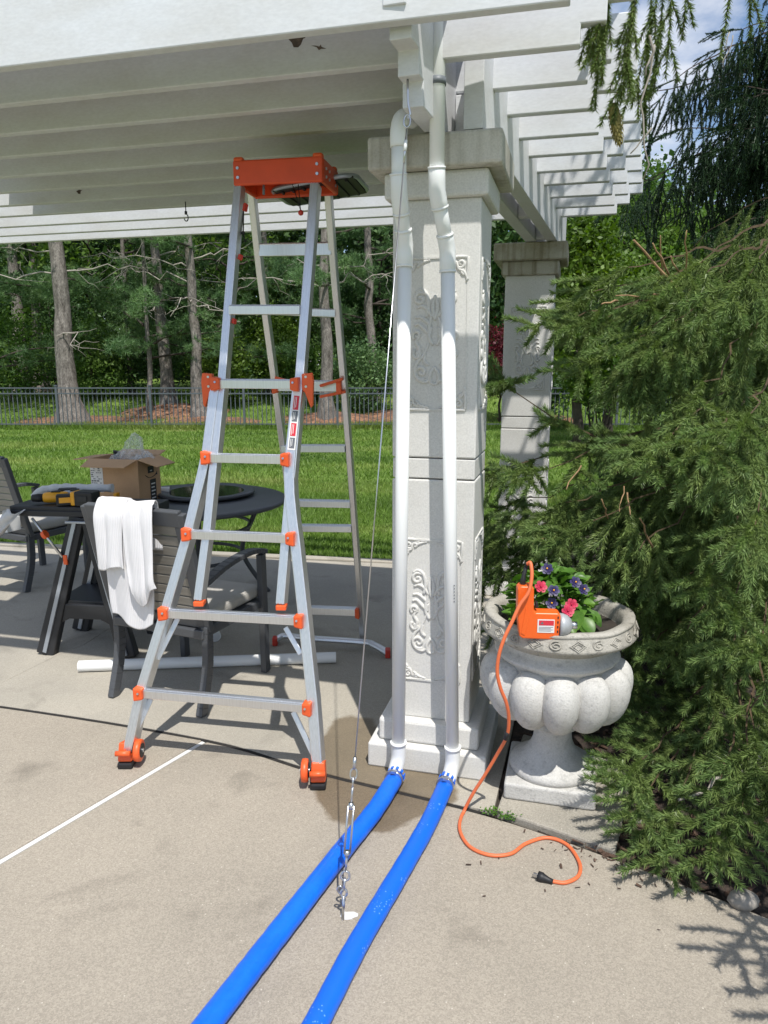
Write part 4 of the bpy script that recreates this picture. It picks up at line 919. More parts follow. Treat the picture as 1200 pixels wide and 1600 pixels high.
# cut and dead twigs that stand out of the boughs
MT = pmat('peeled_twig', (.40, .25, .13), .85, var=.25, scale=30)
for (u0, v0, u1, v1, Y, r_) in ((1060, 455, 990, 375, 3.0, .007), (1045, 430, 1020, 380, 3.0, .005), (1030, 440, 1032, 368, 3.02, .004), (1062, 430, 1048, 400, 3.0, .005), (1072, 430, 1073, 360, 3.0, .004), (965, 470, 940, 475, 3.1, .005), (1030, 460, 962, 462, 3.0, .0045),
                               (980, 770, 985, 805, 2.85, .004), (975, 760, 968, 800, 2.85, .003), (1020, 855, 1000, 810, 2.8, .005), (908, 728, 885, 765, 2.9, .004), (950, 810, 940, 780, 2.9, .004), (850, 840, 832, 850, 2.95, .004)):
    q = MB(); limb(q, D(u0, v0, Y + .12), D(u1, v1, Y), r_, r_ * .55, n=4, wob=.004, seed=int(u0 + v0), seg=5); q.build('cut_twig', MT, spr, world=True)
# low grey limb that lies over the bed
q = MB(); limb(q, D(1200, 1175, 2.55), D(1060, 1250, 2.3), .009, .005, n=8, wob=.012, seed=4, seg=6); limb(q, D(1150, 1190, 2.5), D(1130, 1240, 2.45), .004, .002, n=5, wob=.01, seed=8, seg=5); q.build('dead_limb', M['deadwood'], spr, world=True)

# second spruce, dark against the sky, beyond the right end of the pergola
T2 = Vector((4.35, 7.2, 0.0))
sp2 = thing('spruce_tree', T2, 0, 'darker spruce behind, its hanging curtains of twigs dark against the blue sky', 'spruce tree')
m = MB(); limb(m, (0, 0, -.1), (.0, .1, 9), .17, .04, n=10, wob=.02, seed=5, seg=12); m.build('trunk', M['darkbark'], sp2)
pro2 = []
for i in range(6):
    V, mi = bough_arrays((0, 0, 0), (2.0, 0, .05 - .06 * i), 700 + i, hang=1.5, Ls=.42, first=.15, step=.14, sag=.12, dens=330, curtain=.95, r0=.018, nl=.03, nw=.004, fan=None)
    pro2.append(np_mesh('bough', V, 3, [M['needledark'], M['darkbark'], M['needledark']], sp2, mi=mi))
K = 0
for z in np.arange(.4, 7.0, .24):
    for _ in range(5):
        a = r2.uniform(math.pi * .5, math.pi * 1.75) if z < 4.75 else r2.uniform(-.9, 1.2); s = (1.1 if z < 3 else 1.05) * r2.uniform(.6, 1.0)
        if 3.1 < z < 4.75: a = r2.uniform(math.pi * .72, math.pi * 1.45); s *= (.75, .95, 1.08)[K % 3]
        o = pro2[K % 6] if K < 6 else pro2[K % 6].copy()
        if K >= 6: COL.objects.link(o)
        o.location = (0, 0, z); o.rotation_euler = (0, r2.uniform(-.15, .2), a); o.scale = (s,) * 3; K += 1
# ================================================================== OBJECTS
# ---------------------------------------------------------------- ladder
FL_, FR_ = G(197, 1203), G(497, 1235); FT = D(433, 285, 3.18)
RL_, RR_ = G(480, 1003), G(566, 1008); RT = D(449, 290, 3.44)
class Plane:
    def __init__(s, a, b, c): s.p = a; s.n = (b - a).cross(c - a).normalized(); s.n = s.n if s.n.y < 0 else -s.n
    def __call__(s, u, v, off=0.0):
        d = ray(u, v); o = Vector((0, 0, H)); t = (s.p + s.n * off - o).dot(s.n) / d.dot(s.n); return o + d * t
PF = Plane(FL_, FR_, FT); PR = Plane(RL_, RR_, RT)
lad = thing('ladder', ((FL_ + FR_) / 2).to_tuple()[:2] + (0,), 0, 'tall aluminium folding step ladder with orange top cap, rung ends and wheels', 'ladder')
def rail(pts, pl, w, d, name, off=0.0):
    m = MB(); P = [pl(u, v, off) for u, v in pts]
    X = [];
    n_ = pl.n; vs = []
    for i, p in enumerate(P):
        dd = (P[min(i + 1, len(P) - 1)] - P[max(i - 1, 0)]).normalized(); x = dd.cross(n_).normalized()
        # channel section: broad front flange, web set back
        for a, b in ((-w / 2, 0), (w / 2, 0), (w / 2, -d), (-w / 2, -d)): vs.append(p + x * a + n_ * b)
    fs = [(0, 1, 2, 3)] + [tuple(reversed([(len(P) - 1) * 4 + k for k in range(4)]))]
    for i in range(len(P) - 1):
        for k in range(4): fs.append((i * 4 + (k + 1) % 4, i * 4 + k, (i + 1) * 4 + k, (i + 1) * 4 + (k + 1) % 4))
    m.add(vs, fs); o = m.build(name, M['alu'], lad, world=True, bev=.004, ang=40)
    if w > .033:
        k = MB()
        for a in (-.32, 0, .32):
            for i in range(len(P) - 1):
                dd = (P[i + 1] - P[i]).normalized(); x = dd.cross(n_).normalized(); k.bar(P[i] + x * (a * w) + n_ * .0002, P[i + 1] + x * (a * w) + n_ * .0002, .0035, .0022, up=tuple(n_))
        k.build('rail_rib', M['alu'], o, world=True)
    return o
oL = [(336, 590), (329, 650), (322, 705), (314, 742), (300, 800), (289, 845), (257, 955), (218, 1080), (203, 1150), (198, 1175)]
oR = [(466, 590), (459, 655), (454, 700), (451, 738), (452, 772), (456, 812), (461, 850), (474, 970), (487, 1094), (495, 1200)]
rail(oL, PF, .040, .062, 'outer_rail'); rail(oR, PF, .043, .062, 'outer_rail')
rail([(371, 285), (346, 592), (323, 822), (308, 938)], PF, .035, .05, 'inner_rail', -.006); rail([(491, 285), (467, 595), (447, 822), (437, 944)], PF, .037, .05, 'inner_rail', -.006)
rail([(389, 285), (405, 430), (428, 600), (446, 740), (480, 1000)], PR, .030, .05, 'rear_rail', .0); rail([(510, 285), (521, 430), (536, 600), (547, 740), (566, 1003)], PR, .030, .05, 'rear_rail')
def rung(a, b, pl, w=.040, h=.034, off=-.012, ends=True, name='rung', mat='alu', cap=.03):
    p, q = pl(*a, off), pl(*b, off); m = MB(); upv = (FT - (FL_ + FR_) / 2).normalized() if pl is PF else (RT - (RL_ + RR_) / 2).normalized()
    m.bar(p, q, w, h, up=(0, 0, 1)); d = (q - p).normalized()
    for s in (-.012, .0, .012):
        m.bar(p + Vector((0, 0, h / 2)) + pl.n * s, q + Vector((0, 0, h / 2)) + pl.n * s, .004, .004)
    r_ = m.build(name, M[mat], lad, world=True, bev=.003)
    if ends:
        for e, sg in ((p, 1), (q, -1)):
            k = MB(); c0 = e + d * (sg * cap * .9); k.bar(e - d * (sg * .010) + pl.n * .008, c0 + pl.n * .008, w + .022, h + .024, w2=w + .008, h2=h + .012)
            ke = k.build('rung_end', M['orange'], lad, world=True, bev=.006)
            if cap > .025: k = MB(); c1 = e + d * (sg * .012) + pl.n * (w / 2 + .016); k.tube([c1, c1 + pl.n * .004], .0045, 10); k.build('rivet', M['steel'], ke, world=True)
    return r_
rung((360, 485), (470, 485), PF, ends=False); rung((337, 600), (466, 601), PF); rung((322, 715), (451, 718), PF); rung((292, 834), (459, 841), PF)
rung((256, 957), (472, 969), PF); rung((218, 1081), (485, 1105), PF)
rung((405, 391), (518, 389), PR, h=.055, w=.02, ends=False, name='rear_crossbar'); rung((430, 603), (532, 604), PR, h=.05, w=.03, name='rear_rung', cap=.02); rung((441, 701), (540, 701), PR, ends=False, name='rear_rung')
rung((412, 486), (525, 490), PR, ends=False, name='rear_rung')
rung((452, 786), (548, 788), PR, name='rear_rung', cap=.018, ends=False); rung((458, 825), (550, 826), PR, ends=False, name='rear_rung'); rung((478, 953), (560, 956), PR, name='rear_rung', cap=.018, h=.042)
# orange end plugs of the inner rails, flip locks, top fittings
for u, v in ((308, 942), (437, 948)):
    p = PF(u, v, -.006); m = MB(); m.box(p - PF.n * .025, (.042, .056, .022)); m.build('end_plug', M['orange'], lad, world=True, bev=.005)
for sx, u, v in ((-1, 326, 592), (1, 478, 592)):
    p = PF(u, v, .004); x = Vector((1, 0, 0)); m = MB()
    pts = [(-.016 * sx, .02), (.024 * sx, .024), (.030 * sx, -.01), (.026 * sx, -.105), (.018 * sx, -.115), (-.004 * sx, -.055), (-.016 * sx, -.04)]
    if sx < 0: pts = pts[::-1]; 
    pts = pts if sum(pts[i][0] * pts[(i + 1) % 7][1] - pts[(i + 1) % 7][0] * pts[i][1] for i in range(7)) > 0 else pts[::-1]
    m.prism(pts, -.035, .008, M=Matrix(((1, 0, 0, p.x), (0, 0, -1, p.y), (0, 1, 0, p.z), (0, 0, 0, 1)))); o = m.build('flip_lock', M['orange'], lad, world=True, bev=.004)
    m = MB()
    for dz in (.008, -.03): m.tube([p + Vector((0, -.004, dz)), p + Vector((0, -.012, dz))], .005, 10)
    m.build('rivet', M['steel'], o, world=True)
# rear spreader hinges (orange arms)
for (a, b) in (((430, 590), (466, 600)), ((536, 592), (500, 603)), ((540, 612), (500, 620))):
    m = MB(); m.bar(PR(*a, .01), PR(*b, .02), .02, .014); m.build('hinge_arm', M['orange'], lad, world=True, bev=.003)
# top cap
cA, cB = PF(370, 268, .012), PF(497, 266, .012); ex = Vector((cB.x - cA.x, cB.y - cA.y, 0)).normalized(); ey = Vector((-ex.y, ex.x, 0)); mid = (cA + cB) / 2; mid.z = (cA.z + cB.z) / 2
Mc = Matrix(((ex.x, ey.x, 0, mid.x), (ex.y, ey.y, 0, mid.y), (0, 0, 1, mid.z), (0, 0, 0, 1)))
w2 = (cB - cA).length / 2 + .018; dp = .255
m = MB(); m.box((0, .008, 0), (2 * w2, .016, .098), M=Mc); m.box((0, dp - .008, 0), (2 * w2, .016, .098), M=Mc); m.box((-w2 + .008, dp / 2, 0), (.016, dp - .034, .096), M=Mc); m.box((w2 - .008, dp / 2, 0), (.016, dp - .034, .096), M=Mc)
m.box((0, dp / 2, .036), (2 * w2 - .034, dp - .034, .018), M=Mc)
tc_ = m.build('top_cap', M['red'] if False else pmat('orange_cap', (.76, .085, .022), .45, var=.08, scale=9), lad, world=True, bev=.008)
for sx in (-1, 1):
    for yy in (.02, dp - .02): m = MB(); m.box((sx * (w2 - .022), yy, .052), (.042, .036, .022), M=Mc); m.build('corner_lug', M['orange'], tc_, world=True, bev=.009)
for sx in (-1, 1):
    for dz in (.018, -.018): m = MB(); m.tube([Mc @ Vector((sx * (w2 - .022), -.001, dz)), Mc @ Vector((sx * (w2 - .022), -.005, dz))], .006, 12); m.build('cap_rivet', M['steel'], tc_, world=True)
for yy in (.05, .10, .20):
    for dz in (.012, -.02): m = MB(); m.tube([Mc @ Vector((w2, yy, dz)), Mc @ Vector((w2 + .005, yy, dz))], .006, 12); m.build('cap_rivet', M['steel'], tc_, world=True)
# folded tray hanging behind and to the right of the cap
tr0 = Mc @ Vector((w2 - .10, dp + .08, -.005)); Mt = Matrix.Translation(tr0) @ Matrix.Rotation(math.atan2(ex.y, ex.x), 4, 'Z') @ Matrix.Rotation(R(-1), 4, 'X') @ Matrix.Rotation(R(-7), 4, 'Y')
rr_ = []
for cx, cy, a0 in ((.13, .09, 0), (-.13, .09, 90), (-.13, -.09, 180), (.13, -.09, 270)):
    for k in range(5): a = R(a0 + k * 22.5); rr_.append(Mt @ Vector((cx + .06 * math.cos(a), cy + .06 * math.sin(a), 0)))
m = MB(); m.tube(rr_, .010, 10, closed=True); tf = m.build('tray_frame', M['strip'], lad, world=True)
m = MB(); m.box((0, 0, -.004), (.36, .28, .012), M=Mt)
for k in range(-3, 4): m.box((k * .048, 0, -.013), (.012, .25, .010), M=Mt)
m.build('tray_panel', M['black'], lad, world=True, bev=.003)
# draw cord with red ball, small pin
p = PF(470, 330, -.10); m = MB(); m.tube([PF(457, 288, -.10), p], .0016, 5); m.tube([PF(466, 288, -.10), p], .0016, 5); dc = m.build('draw_cord', M['black'], lad, world=True)
m = MB(); m.ball(p - Vector((0, 0, .006)), .0115, 14, 10); m.build('cord_ball', M['red'], dc, world=True)
m = MB(); m.tube([PF(412, 288, -.01), PF(412, 304, -.01)], .005, 8); m.build('pin', M['grey_strap'], lad, world=True)
m = MB(); m.tube([PF(381, 300, -.05), PF(380, 362, -.05)], .003, 6); m.ball(PF(380, 364, -.05), .008, 8, 6); m.tube([PF(380, 366, -.05), PF(383, 378, -.05), PF(387, 372, -.05)], .0025, 5); m.build('hook_strap', M['black'], lad, world=True)
for a, b in (((376, 318), (374, 330)), ((368, 398), (366, 406)), ((358, 498), (357, 506))):
    m = MB(); m.bar(PF(*a, -.02) + Vector((.022, 0, 0)), PF(*b, -.02) + Vector((.022, 0, 0)), .012, .02); m.build('rung_lock', M['red'], lad, world=True, bev=.003)
# diagonal braces of the lower rungs
for a, b in (((446, 980), (470, 1022)), ((458, 1112), (489, 1178)), ((278, 966), (246, 1030)), ((236, 1092), (214, 1140))):
    m = MB(); m.bar(PF(*a, -.05), PF(*b, -.035), .022, .006, up=tuple(PF.n)); m.build('rung_brace', M['alu'], lad, world=True, bev=.002)
# feet with wheels
for sx, u, v in ((-1, 196, 1192), (1, 496, 1222)):
    p = PF(u, v, -.02); ft = G(196, 1201) if sx < 0 else G(497, 1234); upv = (PF(u, v - 60) - PF(u, v)).normalized()
    base = Vector((ft.x, ft.y + .03, 0)); m = MB(); top = base + upv * .098
    m.bar(base + Vector((0, 0, .022)), top, .058, .075, up=(0, 1, 0), w2=.052, h2=.072); fo = m.build('foot_sleeve', M['orange'], lad, world=True, bev=.006)
    m = MB(); m.bar(base, base + Vector((0, 0, .026)) + upv * .002, .062, .08, up=(0, 1, 0)); m.build('rubber_pad', M['black'], fo, world=True, bev=.008)
    m = MB(); m.tube([base + Vector((-.03, -.045, .075)), base + Vector((.03, -.045, .075))], .011, 12); m.build('axle_boss', M['orange'], fo, world=True)
    wc = base + Vector((-sx * .052, -.008, .070)); m = MB()
    prof = [(.0, -.013), (.030, -.013), (.034, -.014), (.044, -.011), (.0455, 0), (.044, .011), (.034, .014), (.030, .013), (.0, .013)]
    m.lathe(prof, 28, M=Matrix.Translation(wc) @ Matrix.Rotation(R(90), 4, 'Y')); wh = m.build('wheel', M['orange'], lad, world=True)
    m = MB(); m.lathe([(0, -.0155), (.029, -.0155), (.029, .0155), (0, .0155)], 24, M=Matrix.Translation(wc) @ Matrix.Rotation(R(90), 4, 'Y'), smooth=False); m.build('hub', M['black'], wh, world=True)
    m = MB(); m.lathe([(0, -.019), (.009, -.019), (.009, .019), (0, .019)], 14, M=Matrix.Translation(wc) @ Matrix.Rotation(R(90), 4, 'Y'), smooth=False); m.build('axle_bolt', M['steel'], wh, world=True)
# curved foot bar of the rear leg
P = [G(430, 1000, .03), G(445, 993, .042), G(480, 997, .045), G(566, 1003, .045), G(585, 1008, .042), G(606, 1020, .025)]
m = MB(); m.tube(bez(P, 5), .022, 8, flat=.8, smooth=False); m.build('stabiliser_bar', M['alu'], lad, world=True, bev=.002)
for q in (P[0], P[-1]):
    m = MB(); m.box((q.x, q.y, .025), (.03, .05, .05)); m.build('bar_end', M['red'], lad, world=True, bev=.006)
# decals: warning strip on the front of the right rail, lettering on its side
def along(a, b, t): return (a[0] + (b[0] - a[0]) * t, a[1] + (b[1] - a[1]) * t)
A_, B_ = (464.5, 612), (455, 703)
m = MB(); m.bar(PF(*A_, .0012), PF(*B_, .0012), .032, .0012, up=tuple(PF.n)); dec = m.build('warning_decal', M['paper'], lad, world=True)
for t0, t1, mt in ((.07, .31, 'redink'), (.33, .51, 'greyink'), (.54, .76, 'redink'), (.79, .97, 'greyink')):
    m = MB(); m.bar(PF(*along(A_, B_, t0), .0024), PF(*along(A_, B_, t1), .0024), .022, .0008, up=tuple(PF.n)); o = m.build('decal_panel', M[mt], dec, world=True)
    m = MB()
    for k in range(3):
        off = Vector((-.006 + .006 * k, 0, 0)); m.bar(PF(*along(A_, B_, t0 + .02), .0032) + off, PF(*along(A_, B_, t1 - .02 - .02 * (k % 2)), .0032) + off, .0022, .0006, up=tuple(PF.n))
    m.build('decal_lines', M['paper'], lad, world=True)
sideX = Vector((.0435 / 2 + .0008, 0, 0))
Sd = [(462, 634), (459, 660), (454, 700), (451, 738), (452, 772), (456, 812), (460, 838)]
m = MB()
for a, b in zip(Sd[1:-1], Sd[2:]): m.bar(PF(*a, -.032) + sideX, PF(*b, -.032) + sideX, .0012, .042, up=tuple(PF.n))
sd = m.build('side_decal', pmat('orange_decal', (.72, .10, .03), .5), lad, world=True)
def side_text(txt, a, b, size):
    p, q = PF(*a, -.032) + sideX * 1.1, PF(*b, -.032) + sideX * 1.1; d = (p - q).normalized(); up = -PF.n; nrm_ = d.cross(up).normalized()
    if nrm_.x < 0: up = -up; nrm_ = -nrm_
    c = (p + q) / 2; Mx = Matrix(((d.x, up.x, nrm_.x, c.x), (d.y, up.y, nrm_.y, c.y), (d.z, up.z, nrm_.z, c.z), (0, 0, 0, 1)))
    vs, fs = text_mesh(txt, size, Mx); k = MB(); k.add(vs, fs); k.build('lettering', M['paper'], lad, world=True)
side_text('LITTLE', (456, 812), (452, 775), .032); side_text('GIANT', (452, 770), (451, 735), .032)
m = MB()
for k in range(3): m.bar(PF(462.5 - k * .8, 634 + k * 5, -.012) + sideX * 1.12, PF(462 - k * .8, 630 + k * 5, -.05) + sideX * 1.12, .0008, .006)
m.build('decal_stripe', M['paper'], lad, world=True)
m = MB(); m.bar(PF(492, 1165, -.03) + Vector((.023, 0, 0)), PF(494, 1192, -.03) + Vector((.023, 0, 0)), .0012, .03, up=tuple(PF.n)); m.build('foot_decal', M['greyink'], lad, world=True)
m = MB(); m.bar(PF(491.3, 1158, -.03) + Vector((.0232, 0, 0)), PF(492.2, 1167, -.03) + Vector((.0232, 0, 0)), .0012, .03, up=tuple(PF.n)); m.build('foot_decal', M['redink'], lad, world=True)

# ---------------------------------------------------------------- pipes, hoses
def elbow(pts, n=8): return bez(pts, n)
def downpipe(label, lower, jog, upper, topbend, el):
    t = thing('drain_pipe', (lower[0].x, lower[0].y, 0), 0, label, 'pipe', 'white drain pipes on the front of the pillar')
    m = MB(); m.tube(lower, .0250, 24); m.build('lower_pipe', M['pvc'], t, world=True)
    m = MB(); m.tube(jog, .0248, 24); m.build('offset_pipe', M['pvc'], t, world=True)
    m = MB(); m.tube(upper, .0250, 24); m.build('upper_pipe', M['pvc'], t, world=True)
    # fittings: sockets at both ends of the offset
    for c, a, b in ((jog[0], lower[1], jog[1]), (jog[1], upper[0], jog[0])):
        da, db = (a - c).normalized(), (b - c).normalized()
        m = MB(); m.tube([c + da * .075, c + da * .074, c + da * .03, c, c + db * .03, c + db * .055, c + db * .056], [.0275, .0284, .0284, .0286, .0284, .0284, .0275], 24)
        o = m.build('elbow_fitting', M['pvc'], t, world=True)
        for d_, l in ((da, .075), (db, .055)):
            k = MB(); k.tube([c + d_ * (l - .007), c + d_ * l], .0300, 24); k.build('socket_rim', M['pvc'], o, world=True)
    if topbend:
        m = MB(); m.tube(topbend, .0288, 24); m.build('top_elbow', M['pvc'], t, world=True)
    m = MB(); m.tube(el, [.0288] * len(el), 24); o = m.build('foot_elbow', M['pvc'], t, world=True)
    k = MB(); d_ = (el[0] - el[1]).normalized(); k.tube([el[0] - d_ * .008, el[0] + d_ * .002], .0325, 24); k.build('socket_rim', M['pvc'], o, world=True)
    return t
b1 = Vector((.057, 2.672, .125)); b2 = Vector((.268, 2.635, .125))
h1a, h1b = G(606, 1232, .034), G(560, 1286, .034)
l1t = Vector((.073, 2.700, 2.00)); j1b = Vector((.0735, 2.701, 2.03)); j1t = Vector((.052, 2.628, 2.17))
downpipe('left white plastic drain pipe, its top bending in under the beam', [b1, l1t], [j1b, j1t], [Vector((.050, 2.622, 2.20)), Vector((.049, 2.62, 2.335))],
         bez([(.049, 2.62, 2.325), (.049, 2.62, 2.375), (.062, 2.645, 2.42), (.10, 2.72, 2.44)], 5), bez([b1 + Vector((0, 0, .035)), b1 - Vector((0, 0, .03)), b1 + Vector((-.012, -.02, -.078)), Vector((.045, 2.628, .040))], 5))
l2t = Vector((.221, 2.680, 1.985)); j2b = Vector((.2205, 2.68, 2.01)); j2t = Vector((.176, 2.606, 2.185))
dp2 = downpipe('right white plastic drain pipe with a grey strap, running up past the cap', [b2, l2t], [j2b, j2t], [Vector((.175, 2.602, 2.21)), Vector((.166, 2.585, 3.1))], None,
               bez([b2 + Vector((0, 0, .035)), b2 - Vector((0, 0, .03)), b2 + Vector((-.012, -.02, -.078)), Vector((.243, 2.582, .040))], 5))
p = Vector((.1719, 2.5962, 2.514)); m = MB(); m.tube([p - Vector((0, 0, .011)), p + Vector((0, 0, .011))], .0285, 24); m.build('pipe_strap', M['grey_strap'], dp2, world=True)
m = MB(); m.bar(p + Vector((0, .03, 0)), p + Vector((-.05, .06, .0)), .02, .003); m.build('strap_tail', M['grey_strap'], dp2, world=True)
m = MB()
for k in range(6): q = D(708.5, 940 - k * 5, 2.625); m.box((q.x + .003, q.y, q.z), (.004, .0012, .0045))
m.build('pipe_print', M['greyink'], dp2, world=True)
def hose(label, P, r, flat, mat):
    t = thing('water_hose', (P[0][0], P[0][1], 0), 0, label, 'hose', 'blue hoses laid across the deck')
    pts = bez(P, 14); rj = random.Random(int(r * 1e5)); m = MB(); m.tube(pts, [r * rj.uniform(.975, 1.02) for _ in pts], 24, flat=1.0); m.v = [(x, y, z * flat) for x, y, z in m.v]; m.build('hose_body', mat, t, world=True)
    d = (Vector(P[0]) - Vector(P[1])).normalized(); c = Vector(P[0])
    m = MB(); m.tube([c - d * .034, c - d * .022], r * 1.05, 24); cl = m.build('hose_clamp', M['steel'], t, world=True)
    m = MB(); m.box(c - d * .028 + Vector((0, -.01, r * 1.08)), (.022, .014, .012)); m.build('clamp_screw', M['steel'], cl, world=True, bev=.002)
    for k in range(10):
        a = k * .628; x = d.orthogonal().normalized(); y = d.cross(x); q = c + (x * math.cos(a) + y * math.sin(a)) * r * .99
        k_ = MB(); k_.bar(q - d * .01, q + d * (.006 + .004 * (k % 3)), .010, .003, up=tuple((q - c).normalized())); k_.build('frayed_edge', mat, t, world=True)
    return t
def bluegrit():
    m, t, b = new_mat('gritty_blue_hose'); Lk = t.links.new; g = N(t, 'ShaderNodeNewGeometry'); v = N(t, 'ShaderNodeTexVoronoi', Scale=95); Lk(g.outputs['Position'], v.inputs['Vector'])
    n = N(t, 'ShaderNodeTexNoise', Scale=9, Detail=4); Lk(g.outputs['Position'], n.inputs['Vector'])
    a = N(t, 'ShaderNodeMath', operation='LESS_THAN'); a.inputs[1].default_value = .22; Lk(v.outputs['Distance'], a.inputs[0]); gt = N(t, 'ShaderNodeMath', operation='GREATER_THAN'); gt.inputs[1].default_value = .52; Lk(n.outputs['Fac'], gt.inputs[0])
    mu = N(t, 'ShaderNodeMath', operation='MULTIPLY'); Lk(a.outputs[0], mu.inputs[0]); Lk(gt.outputs[0], mu.inputs[1]); m2 = N(t, 'ShaderNodeMath', operation='MULTIPLY'); m2.inputs[1].default_value = .55; Lk(mu.outputs[0], m2.inputs[0])
    mx = N(t, 'ShaderNodeMixRGB'); mx.inputs[1].default_value = (.004, .125, .66, 1); mx.inputs[2].default_value = (.22, .42, .78, 1); Lk(m2.outputs[0], mx.inputs[0]); Lk(mx.outputs[0], b.inputs['Base Color']); b.inputs['Roughness'].default_value = .42
    return m
e1, e2 = Vector((.047, 2.630, .042)), Vector((.242, 2.585, .044))
hose('left blue water hose, smooth and glossy, passing under the taut wire', [e1, G(586, 1263, .036), G(537, 1324, .036), G(440, 1448, .036), G(330, 1590, .036), G(210, 1745, .036), G(100, 1890, .036), G(-20, 2040, .036)], .0345, .84, M['blue'])
hose('right blue water hose, spattered with pale grit', [e2, G(670, 1282, .033), G(630, 1352, .033), G(560, 1470, .033), G(502, 1580, .033), G(420, 1735, .033), G(330, 1905, .033), G(240, 2075, .033)], .0322, .80, bluegrit())

# ---------------------------------------------------------------- taut wire
top = D(637, 124, 2.462); hookp = D(638, 176, 2.458); wtop = D(636, 196, 2.45); anchor = G(536, 1437); 
wbot = D(546, 1238, 2.035)
gw = thing('guy_wire', (anchor.x, anchor.y, 0), 0, 'thin taut steel wire from the beam end down to an eye bolt in the deck', 'wire')
axis = (anchor + Vector((0, 0, .05)) - wtop)
def on(t): return wtop + axis * t
L_ = axis.length
tt = 1 - .40 / L_
m = MB(); m.tube([on(0), on(tt)], .0022, 8); m.build('cable', M['steel'], gw, world=True)
def ring(c, r, tr, d, nrm_, el=1.0, name='link'):
    d = Vector(d).normalized(); y = d.cross(Vector(nrm_)).normalized(); m = MB()
    m.tube([c + d * (r * el * math.cos(a)) + y * (r * math.sin(a)) for a in [k * math.pi / 8 for k in range(16)]], tr, 8, closed=True); return m.build(name, M['steel'], gw, world=True)
ring(on(0) + Vector((0, 0, .012)), .010, .0028, axis, (0, 1, 0), 2.0, 'thimble')
m = MB(); m.tube([on(.020), on(.034)], .0055, 8); m.build('crimp_sleeve', M['pvc'], gw, world=True); m = MB(); m.tube([on(.015), on(.05)], .0032, 8); m.build('wire_tail', M['steel'], gw, world=True)
m = MB(); m.tube([top, top.lerp(hookp, .35), top.lerp(hookp, .7), hookp + Vector((.006, 0, -.004)), hookp + Vector((0, 0, -.016)), hookp + Vector((-.007, 0, -.006))], .0035, 8); m.build('screw_hook', M['steel'], gw, world=True)
c = on(tt)
m = MB(); m.tube([c - axis.normalized() * .035, c], .0055, 8); m.build('crimp_sleeve', M['steel'], gw, world=True)
f = lambda mm: c + axis.normalized() * mm
ring(f(.015), .010, .0028, axis, (0, 1, 0), 1.7); ring(f(.038), .009, .003, axis, (1, 0, 0), 1.5)
m = MB(); m.tube([f(.05), f(.105)], .0035, 8); m.build('turnbuckle_rod', M['steel'], gw, world=True)
m = MB(); m.tube([f(.10), f(.118)], .008, 10); m.tube([f(.24), f(.258)], .008, 10)
for s in (-1, 1): m.tube([f(.108) + Vector((s * .0085, 0, 0)), f(.25) + Vector((s * .0085, 0, 0))], .0032, 8)
m.build('turnbuckle_body', M['steel'], gw, world=True)
m = MB(); m.tube([f(.25), f(.30)], .0035, 8); m.build('turnbuckle_rod', M['steel'], gw, world=True)
ring(f(.315), .013, .0032, axis, (0, 1, 0), 1.1); ring(f(.338), .010, .003, axis, (1, 0, 0), 1.7); ring(f(.365), .009, .0035, axis, (0, 1, 0), 1.3, 'bolt_eye'); ring(f(.352) + Vector((-.012, 0, -.004)), .008, .0028, (0, 0, 1), (0, 1, 0), 1.5)
m = MB(); m.tube([f(.375), anchor + Vector((0, 0, .0))], .0045, 8); m.build('eye_bolt', M['steel'], gw, world=True)
m = MB(); r3 = random.Random(5); vs = [(anchor.x + .004 + (.018 + r3.uniform(-.006, .012)) * math.cos(a) * (1.7 if math.cos(a) > 0 else .6), anchor.y + .012 + (.018 + r3.uniform(-.006, .006)) * math.sin(a), 0) for a in [k * .45 for k in range(14)]]
m.prism([(x, y) for x, y, z in vs], .0005, .0022); m.build('drill_dust', M['paper'], gw, world=True)

